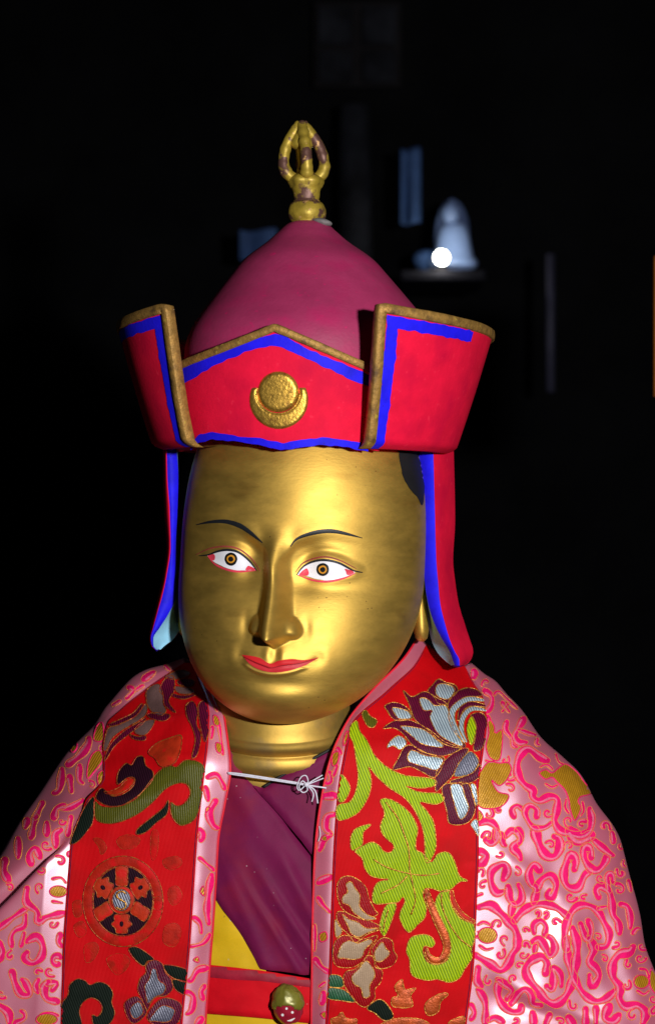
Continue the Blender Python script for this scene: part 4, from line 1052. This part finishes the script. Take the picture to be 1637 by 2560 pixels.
goldpoly([[(165, 790), (215, 770), (205, 860), (165, 880)], [(262, 640), (290, 600), (280, 690), (250, 720)], [(150, 640), (210, 610), (200, 660)]], A_, 1, 'b')
goldpoly([[(70, 60), (110, 20), (120, 70)], [(60, 820), (110, 800), (120, 860), (70, 880)], [(70, 1460), (110, 1440), (105, 1500)]], B_, 1, 'b')
goldpoly([[(1380, 520), (1420, 540), (1430, 610), (1385, 600)], [(1400, 760), (1450, 780), (1440, 850), (1405, 830)], [(1350, 1330), (1320, 1320), (1310, 1370)]], C_, -1, 'b')
goldpoly([[(1260, 520), (1290, 470), (1300, 560)], [(1200, 1120), (1240, 1090), (1250, 1140)]], Dd, -1, 'b')
E_ = T(1140, 1640, .3227); F_ = T(1140, 2080, .3227); Gg = T(0, 1700, .3571)
goldpoly([[(640, 910), (690, 882), (740, 908), (800, 860), (850, 840), (930, 900), (980, 970), (1045, 1060), (960, 1090), (940, 1130), (962, 1180), (915, 1275), (880, 1190), (870, 1120), (840, 1040), (780, 980), (740, 940), (690, 955)],
          [(190, 890), (250, 820), (330, 830), (400, 828), (425, 880), (390, 960), (330, 1005), (270, 960), (320, 1050), (405, 1078), (370, 1150), (280, 1182), (165, 1150), (165, 930)], [(240, 475), (290, 540), (300, 600), (352, 575), (352, 700), (330, 805), (260, 790), (228, 700), (250, 600)], [(170, 1190), (210, 1250), (165, 1280)]], E_, 1)
goldpoly([circle(240, 800, 75, 62, 14), circle(1430, 1160, 58, 52, 12), [(1500, 1080), (1540, 1050), (1560, 1250), (1500, 1200)]], F_, 1)
goldpoly([circle(410, 1480, 62, 40, 12), circle(330, 2375, 75, 40, 12), [(650, 520), (700, 495), (722, 560), (660, 645), (615, 690), (618, 600)], [(690, 660), (730, 640), (730, 760), (690, 725)], [(680, 330), (720, 300), (725, 420), (660, 420)], [(500, 470), (540, 440), (540, 480), (510, 510)]], Gg, -1)
scroll([([(520, 490), (480, 560), (450, 620), (480, 670), (540, 670)], 22), ([(480, 570), (560, 600), (640, 620)], 14), ([(390, 510), (380, 570), (430, 640), (440, 690), (465, 700)], 17), ([(355, 360), (380, 400), (410, 435)], 13), ([(400, 365), (355, 430)], 13),
  ([(640, 630), (690, 700), (725, 780), (710, 812), (640, 780), (560, 722), (500, 760), (470, 840), (480, 930), (530, 1000), (590, 1040), (590, 1090), (640, 1122), (720, 1090), (780, 1110), (775, 1200), (760, 1280), (800, 1350), (880, 1375), (960, 1390), (1030, 1350), (1045, 1260), (1030, 1180), (1080, 1210), (1155, 1300)], 26),
  ([(445, 1245), (430, 1190), (470, 1160), (512, 1190)], 19), ([(620, 1245), (622, 1190), (570, 1158), (530, 1200), (550, 1270), (600, 1330), (680, 1330), (740, 1290)], 20), ([(180, 1300), (250, 1280), (310, 1330), (315, 1425)], 23), ([(200, 1400), (225, 1365), (260, 1370), (250, 1410)], 13), ([(380, 1400), (430, 1350), (490, 1400), (490, 1450)], 20),
  ([(100, 75), (140, 130), (120, 200)], 24), ([(165, 160), (230, 140), (275, 190)], 20), ([(220, 270), (272, 310), (272, 380), (240, 432)], 19), ([(290, 300), (330, 278), (400, 345), (470, 410)], 11),
  ([(790, 960), (840, 935), (880, 965), (850, 1000), (820, 985)], 7), ([(860, 1030), (910, 1000), (945, 1040), (910, 1080)], 7), ([(850, 880), (900, 900), (930, 960), (990, 1010)], 7), ([(650, 860), (700, 845), (745, 880)], 9), ([(690, 990), (740, 1020), (780, 1000)], 9), ([(850, 1110), (840, 1170), (870, 1220)], 8), ([(975, 1130), (985, 1200), (960, 1240)], 8), ([(770, 760), (790, 820), (830, 840)], 8),
  ([(200, 930), (270, 980), (320, 920), (290, 900)], 7), ([(180, 1100), (230, 1080), (210, 1050)], 7), ([(190, 950), (270, 1040), (360, 1100)], 6), ([(1160, 1370), (1200, 1360), (1215, 1440)], 22)], E_, 'd', 1, .3227)
scroll([([(230, 60), (270, 92), (310, 40), (300, -10)], 27), ([(345, 20), (360, 90), (380, 105)], 22), ([(480, -10), (495, 60), (440, 120), (480, 170), (497, 212)], 27), ([(605, -20), (640, 100), (690, 180), (760, 192), (800, 120), (790, 50), (755, 35)], 31), ([(880, -10), (950, 60), (1040, 25)], 43), ([(1060, 60), (1140, 130), (1220, 182), (1232, 100), (1200, 20)], 24), ([(185, 150), (232, 185), (185, 262)], 29),
  ([(365, 365), (392, 300), (370, 248), (310, 268), (268, 310), (270, 400), (310, 472), (370, 460)], 26), ([(400, 420), (410, 510), (450, 562), (502, 530), (502, 460), (480, 408)], 24), ([(435, 570), (420, 645)], 24), ([(640, 295), (600, 255), (560, 320), (580, 400), (620, 440), (598, 545)], 26), ([(620, 440), (660, 370), (730, 338), (772, 410), (740, 502), (708, 490), (722, 450)], 25),
  ([(912, 290), (922, 230), (890, 178), (850, 240), (830, 340), (860, 422), (940, 432), (990, 340), (1025, 308)], 28), ([(1042, 200), (1030, 130), (1000, 122), (988, 200), (1040, 282), (1100, 292), (1150, 230), (1162, 190)], 27), ([(1100, 505), (1080, 450), (1120, 418), (1180, 460), (1202, 540), (1212, 640), (1250, 700), (1262, 785)], 25), ([(1212, 390), (1200, 328), (1168, 350), (1180, 460)], 21), ([(1270, 560), (1322, 580), (1345, 660), (1342, 755), (1310, 690)], 22), ([(1100, 592), (1160, 578)], 13),
  ([(150, 590), (260, 568), (330, 620), (400, 690), (460, 770), (472, 880), (430, 950), (400, 1022), (340, 1072), (260, 1020), (150, 955)], 28), ([(165, 720), (210, 698), (262, 720)], 10), ([(180, 880), (230, 912), (285, 898)], 10),
  ([(450, 685), (530, 600), (640, 560), (760, 580), (862, 655)], 26), ([(852, 905), (840, 780), (870, 660), (930, 580), (1010, 568), (1090, 610), (1142, 700), (1182, 790), (1160, 880), (1098, 892)], 25), ([(898, 745), (932, 880), (920, 1030), (890, 1180), (830, 1290), (760, 1332), (680, 1290), (610, 1200), (550, 1120), (540, 1050), (590, 990), (660, 968), (702, 1020), (690, 1095)], 29), ([(860, 830), (862, 960), (890, 1080), (920, 1150), (980, 1250), (1070, 1312), (1160, 1290), (1235, 1218)], 26),
  ([(602, 785), (600, 720), (650, 688), (692, 730), (680, 795)], 20), ([(590, 850), (640, 828), (690, 900), (722, 962), (762, 900), (740, 830), (708, 808)], 25), ([(605, 925), (612, 880)], 20), ([(700, 1195), (740, 1222), (752, 1130), (740, 1048), (800, 1100), (812, 1195)], 24), ([(960, 710), (990, 800), (1022, 832), (1042, 760), (1020, 688)], 23), ([(1030, 830), (1062, 910), (1030, 1000), (1082, 1060), (1102, 1120), (1050, 1192), (1030, 1108)], 27),
  ([(1432, 920), (1380, 878), (1340, 930), (1260, 950), (1210, 1020), (1210, 1120), (1262, 1200), (1260, 1290), (1310, 1352), (1400, 1340), (1462, 1400), (1440, 1490)], 29), ([(1420, 1060), (1470, 1070), (1490, 1130)], 10), ([(1400, 1230), (1450, 1260), (1490, 1230)], 10),
  ([(318, 1140), (380, 1180), (432, 1230), (390, 1295)], 22), ([(330, 1160), (320, 1250), (350, 1330), (420, 1392), (492, 1390), (502, 1348)], 25), ([(420, 1335), (470, 1260), (530, 1218), (582, 1260), (590, 1330), (655, 1342)], 24), ([(590, 1400), (600, 1490)], 25), ([(690, 1490), (722, 1415)], 25), ([(170, 1220), (222, 1320), (222, 1490)], 23), ([(170, 1050), (160, 1150), (192, 1192)], 25), ([(870, 1440), (900, 1490)], 38), ([(1000, 1370), (1000, 1490)], 25), ([(1080, 1360), (1080, 1490)], 20), ([(1182, 1350), (1150, 1440), (1210, 1465), (1255, 1420)], 28), ([(250, 1460), (300, 1440), (360, 1470)], 22), ([(115, 1340), (140, 1400), (115, 1450)], 20), ([(1290, 210), (1320, 330), (1350, 460)], 13)], F_, 'd', 1, .3227)
scroll([([(470, 1312), (380, 1305), (310, 1300), (230, 1370), (190, 1470), (190, 1560), (260, 1620), (270, 1692), (330, 1662), (465, 1630)], 22), ([(370, 1392), (430, 1385), (462, 1420)], 9), ([(370, 1550), (440, 1562)], 9), ([(-20, 1750), (100, 1660), (190, 1600)], 18), ([(180, 1640), (170, 1720), (110, 1750), (80, 1800), (85, 1862)], 17), ([(172, 1770), (150, 1862)], 15), ([(190, 1830), (260, 1798), (302, 1860), (290, 1940), (230, 1982), (178, 1950), (192, 1908)], 23), ([(435, 1760), (410, 1830), (445, 1872)], 20), ([(-5, 1840), (22, 1900), (-5, 1962)], 22), (circle(400, 1960, 30, 32, 14)+[(430, 1965)], 19), ([(88, 2045), (110, 2130), (150, 2202), (212, 2200), (182, 2120), (158, 2098)], 22), ([(272, 2098), (250, 2140), (268, 2182)], 19), ([(340, 2112), (310, 2160), (330, 2232), (402, 2250)], 24), ([(335, 2120), (402, 2122), (368, 2172)], 19), ([(-5, 2280), (60, 2330), (70, 2405)], 25), ([(105, 2402), (172, 2370), (172, 2330), (150, 2318)], 15), ([(260, 2390), (300, 2340), (360, 2330), (410, 2350)], 10),
  ([(620, 360), (622, 440), (570, 520), (480, 592)], 24), ([(440, 600), (420, 760), (380, 792)], 22), ([(490, 680), (502, 782)], 20), ([(560, 600), (558, 700), (582, 722)], 18), ([(605, 828), (500, 890), (430, 902)], 18), ([(380, 962), (400, 900), (452, 880)], 21), ([(430, 1050), (390, 1080), (390, 1180), (340, 1190), (328, 1262)], 21), ([(330, 1000), (330, 1082)], 21), ([(220, 1285), (210, 1220), (250, 1178), (282, 1240)], 21), ([(130, 1110), (130, 1242)], 21), ([(40, 1250), (30, 1340), (62, 1402)], 24), ([(200, 960), (180, 1032)], 21), ([(250, 960), (220, 1102)], 21), ([(500, 960), (478, 1085)], 18), ([(300, 860), (250, 962)], 20)], Gg, 'd', -1, .3571)
scroll([([(640, 275), (682, 300), (620, 372)], 19), ([(770, 205), (860, 140)], 23), ([(960, 90), (1000, 122), (1062, 78)], 17), ([(500, 430), (560, 395)], 18), ([(560, 330), (600, 300)], 16), ([(700, 300), (760, 260)], 18)], C_, 'd', -1, .2857)
scroll([([(1260, 230), (1340, 300), (1392, 342)], 17), ([(1372, 330), (1340, 500), (1322, 700), (1352, 862)], 26), ([(1362, 870), (1290, 970), (1178, 1002)], 17), ([(1210, 750), (1260, 800), (1272, 882)], 19), ([(1320, 1190), (1240, 1210), (1190, 1290), (1168, 1302)], 24), ([(1300, 1350), (1270, 1400), (1292, 1472)], 23), ([(1150, 1400), (1202, 1440), (1190, 1552), (1148, 1592)], 24), ([(1312, 1590), (1230, 1685)], 26)], Dd, 'b', -1, .2857)
scroll([([(1395, 1270), (1340, 1380), (1382, 1492), (1442, 1500)], 28), ([(1310, 1150), (1332, 1262)], 20), ([(1330, 1060), (1400, 1040), (1442, 1090), (1482, 1172)], 21), ([(1260, 1520), (1282, 1560), (1270, 1612)], 24), ([(1420, 560), (1440, 700), (1460, 860)], 12), ([(1370, 620), (1360, 720)], 14), ([(1300, 240), (1370, 400), (1410, 480)], 12)], C_, 'b', -1, .2857)
scroll([([(690, 75), (600, 165), (530, 225)], 17), ([(500, 280), (440, 350)], 19), ([(250, 680), (200, 722), (232, 782)], 20), ([(130, 890), (152, 1000), (100, 1022)], 17), ([(60, 1130), (180, 1120)], 28), ([(182, 1270), (120, 1290), (110, 1382), (152, 1422)], 23), ([(200, 880), (170, 960)], 14), ([(330, 470), (290, 540)], 14)], A_, 'b', 1, .3117)
scroll([([(150, 20), (80, 80), (50, 202)], 23), ([(152, 360), (60, 400), (28, 442)], 26), ([(50, 530), (80, 580), (142, 642)], 17), ([(22, 700), (20, 952)], 13), ([(20, 1010), (70, 1080), (132, 1122)], 21), ([(92, 1290), (80, 1372)], 24), ([(20, 1400), (22, 1545)], 26), ([(60, 1240), (100, 1210)], 16)], B_, 'b', 1, .3117)

# small curls that fill the ground between the large scrolls
rnd = random.Random(11)
for side, (x0, x1, y0, y1), want in ((1, (1190, 1640, 1700, 2560), 70), (-1, (0, 260, 1800, 2560), 36)):
    b = sides[side]['db']; pts_all = [p for c_ in STROKES[(side, 'd')] for p in c_]; got = 0
    for gp in ([(1340, 1945), (1415, 1940), (1470, 2010), (1230, 1850), (1220, 1960)] if side > 0 else [(146, 2228), (118, 2548)]): pts_all += [np.array((gp[0]+q, gp[1]+r_)) for q in (-25, 0, 25) for r_ in (-25, 0, 25)]
    for _ in range(2500):
        if got >= want: break
        p = np.array((rnd.uniform(x0, x1), rnd.uniform(y0, y1)))
        if cast(*p, b) is None: continue
        if min(abs(p-np.array(q)).max() for q in pts_all) < 17: continue
        a0 = rnd.uniform(0, 6.28); r_ = rnd.uniform(6.5, 11); sg = rnd.choice((-1, 1))
        crv = [p+r_*(1.0-.10*q)*np.array((math.cos(a0+sg*q*.8), math.sin(a0+sg*q*.8))) for q in range(6)]+[]
        tail = crv[0]+np.array((math.sin(a0)*sg, -math.cos(a0)*sg))*r_*1.1
        crv = [tail]+crv
        n0 = len(STROKES[(side, 'd')])
        scroll([([tuple(q) for q in crv], rnd.uniform(3.2, 4.6))], lambda q: q, 'd', side, 1.0, name='woven_curl')
        if len(STROKES[(side, 'd')]) > n0: got += 1; pts_all += [np.array(q) for q in crv]
# ---- tie cord
def cordline(pts_, y, r, name, par, seg=8):
    P = catmull([tuple(q) for q in K_(pts_)], False, seg); n = len(P)
    P3 = [W(a, b, y[0]+(y[1]-y[0])*i/(n-1)) for i, (a, b) in enumerate(P)]
    return MB().add(*tube(P3, r*S, 8)).build(name, M['cord'], par)
cord = cordline([(330, 1070), (420, 1078), (600, 1104), (900, 1152), (1040, 1175)], (-172, -186), 2.16, 'tie_cord', cape); cord['label'] = 'thin white cord tied in a small bow across the chest'
cordline([(335, 1078), (420, 1092), (600, 1117), (900, 1163), (1040, 1183)], (-170, -186), 1.73, 'cord_strand', cord)
cordline([(1040, 1180), (1100, 1190), (1230, 1210)], (-186, -176), 2.02, 'cord_strand', cord)
cordline([(1045, 1178), (985, 1232), (964, 1190), (1000, 1110), (1045, 1098), (1064, 1150), (1045, 1182)], (-188, -190), 1.44, 'bow_loop', cord)
cordline([(1050, 1178), (1056, 1232), (1012, 1250), (982, 1200), (1012, 1145), (1050, 1180)], (-190, -193), 1.44, 'bow_loop', cord)
cordline([(1055, 1175), (1120, 1135), (1195, 1092)], (-188, -182), 1.58, 'cord_tail', cord)
cordline([(1058, 1178), (1130, 1150), (1205, 1120)], (-188, -182), 1.44, 'cord_tail', cord)
cordline([(1065, 1185), (1130, 1240), (1152, 1350)], (-190, -186), 1.87, 'cord_tail', cord)
cordline([(1060, 1188), (1112, 1260), (1098, 1335)], (-190, -186), 1.58, 'cord_tail', cord)
V, F = lathe([(.01, 1), (.6, .8), (1, .2), (.95, -.3), (.55, -.85), (.01, -1)], 12)
c = W(*K_([(1050, 1180)])[0], -192); MB().add([c+Vector((v[0]*6*S, v[1]*5*S, v[2]*6*S)) for v in V], F).build('knot', M['cord'], cord)
# frayed cord end further down the right edge
cordline([(1165, 1560), (1175, 1640), (1158, 1700)], (-178, -182), 1.2, 'cord_tail', cord)

# ================================================================== BACKGROUND
def box(px0, px1, py0, py1, y0, y1, bev=0.004):
    a = W(px0, py1, y0); b = W(px1, py0, y0)
    bm = bmesh.new(); bmesh.ops.create_cube(bm, size=1)
    for v in bm.verts:
        v.co = Vector((a.x if v.co.x < 0 else b.x, (y0 if v.co.y < 0 else y1)*S, a.z if v.co.z < 0 else b.z))
    if bev: bmesh.ops.bevel(bm, geom=bm.edges[:], offset=bev, segments=2, affect='EDGES', profile=.5)
    V = [v.co.copy() for v in bm.verts]; F = [tuple(v.index for v in f.verts) for f in bm.faces]; bm.verts.index_update(); bm.free()
    return V, F
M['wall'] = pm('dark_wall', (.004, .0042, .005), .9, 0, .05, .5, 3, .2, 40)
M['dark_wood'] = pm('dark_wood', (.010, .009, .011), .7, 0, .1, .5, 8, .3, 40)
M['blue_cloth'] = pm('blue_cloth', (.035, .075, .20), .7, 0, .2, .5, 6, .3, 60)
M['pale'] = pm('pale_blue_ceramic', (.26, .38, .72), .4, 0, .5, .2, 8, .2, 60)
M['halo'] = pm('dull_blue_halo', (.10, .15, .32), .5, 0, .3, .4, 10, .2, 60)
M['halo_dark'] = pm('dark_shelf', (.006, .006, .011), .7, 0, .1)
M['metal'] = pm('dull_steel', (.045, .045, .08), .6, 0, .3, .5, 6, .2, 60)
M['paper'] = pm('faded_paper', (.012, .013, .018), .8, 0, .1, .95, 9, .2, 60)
M['orange'] = pm('orange_cloth', (.20, .06, .008), .8, 0, .1, .3, 10, .3, 60)
M['bulb'] = pm('lit_bulb', (1, 1, 1), .5, emis=((1.0, .97, .80), 90.0))
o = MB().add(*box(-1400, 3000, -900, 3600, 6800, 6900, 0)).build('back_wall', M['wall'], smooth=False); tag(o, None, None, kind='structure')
Y0 = 5600
lamp = empty('votive_lamp', W(1103, 690, Y0), 'small bright round lamp glowing in the dark behind the hat', 'lamp')
V, F = lathe([(.01, 1), (.5, .87), (.87, .5), (1, 0), (.87, -.5), (.5, -.87), (.01, -1)], 24); c = W(1103, 644, Y0-150)
MB().add([c+Vector(v)*(16*S*(D+Y0)/D) for v in V], F).build('bulb', M['bulb'], lamp)
V, F = lathe([(.9, 0), (1, .1), (.6, .5), (.35, .7), (.5, 1.0), (.01, 1.05)], 24); c = W(1103, 678, Y0)
MB().add([c+Vector((v[0]*26, v[1]*26, v[2]*16))*(S*(D+Y0)/D) for v in V], F).build('lamp_base', M['dark_wood'], lamp)
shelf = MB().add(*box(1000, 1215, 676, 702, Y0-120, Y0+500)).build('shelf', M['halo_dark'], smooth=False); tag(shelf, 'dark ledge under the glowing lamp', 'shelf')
fg = empty('pale_figurine', W(1128, 676, Y0+220), 'blurred pale blue figurine beside the glowing lamp', 'figurine')
k = S*(D+Y0)/D
V, F = lathe([(r, z_) for r, z_ in catmull([(56, 0), (60, 12), (50, 26), (44, 52), (38, 84), (30, 104), (14, 116), (1, 118)], seg=5)], 32); c = W(1134, 668, Y0+220)
MB().add([c+Vector((v[0]*k, v[1]*k*.7, v[2]*k)) for v in V], F).build('body', M['pale'], fg)
V, F = lathe([(.01, 1.25), (.3, 1.15), (.42, .9), (.8, .7), (1, .1), (.85, -.5), (.4, -.95), (.01, -1)], 24); c = W(1126, 536, Y0+220)
MB().add([c+Vector((v[0]*22*k, v[1]*20*k, v[2]*28*k)) for v in V], F).build('head', M['pale'], fg)
V, F = lathe([(r, z_) for r, z_ in catmull([(40, 0), (44, 40), (44, 90), (38, 130), (24, 160), (8, 174), (.5, 177)], seg=5)], 32); c = W(1130, 668, Y0+330)
MB().add([c+Vector((v[0]*k, v[1]*k*.25, v[2]*k)) for v in V], F).build('halo_arch', M['halo'], fg)
V, F = lathe([(r, z_) for r, z_ in catmull([(18, 0), (28, 10), (36, 24), (30, 40), (16, 48), (.5, 50)], seg=4)], 24); c = W(1066, 674, Y0+330)
bo = MB().add([c+Vector((v[0]*k, v[1]*k, v[2]*k)) for v in V], F).build('offering_bowl', M['blue_cloth']); tag(bo, 'dim blue bowl at the left foot of the glowing lamp', 'bowl')
def drape(px0, px1, py0, py1, y, m, name, label, cat, waves=1, amp=40):
    nx, ny = 26, 14; V = []
    for j in range(ny):
        for i in range(nx):
            u = i/(nx-1); v = j/(ny-1)
            V.append(W(px0+(px1-px0)*u, py0+(py1-py0)*v+4*math.sin(u*5), y+amp*math.sin(u*waves*6.28)*(.4+.6*v)))
    o = MB().add(V, grid_faces(ny, nx)).build(name, m); sm = o.modifiers.new('thick', 'SOLIDIFY'); sm.thickness = .004
    return tag(o, label, cat)
drape(1000, 1048, 372, 560, Y0+250, M['blue_cloth'], 'hanging_scarf', 'dim blue scarf hanging left of the glowing lamp', 'scarf')
drape(598, 690, 575, 650, Y0+200, M['blue_cloth'], 'folded_cloth', 'faint blue cloth left of the hat dome in the dark', 'cloth')
pole = MB().add(*tube([W(1375, 636, Y0), W(1375, 980, Y0)], 11*k, 14)).build('steel_post', M['metal']); tag(pole, 'thin grey upright post at right in the dark', 'post')
fr = empty('wall_picture', W(890, 205, 6600), 'faint framed picture panels high above the finial', 'picture')
for a, b, c_, d in ((795, 880, 14, 110), (905, 990, 14, 110), (795, 880, 125, 205), (905, 990, 125, 205)):
    MB().add(*box(a, b, c_, d, 6560, 6600)).build('picture_panel', M['paper'], fr, smooth=False)
MB().add(*box(783, 1002, 2, 218, 6620, 6660)).build('backing', M['dark_wood'], fr, smooth=False)
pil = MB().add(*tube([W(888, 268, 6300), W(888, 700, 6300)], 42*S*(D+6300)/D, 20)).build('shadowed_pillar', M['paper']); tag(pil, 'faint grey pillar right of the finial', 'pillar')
drape(1632, 1760, 640, 992, 900, M['orange'], 'orange_hanging', 'sliver of orange cloth at the right edge of the picture', 'cloth', 4, 30)
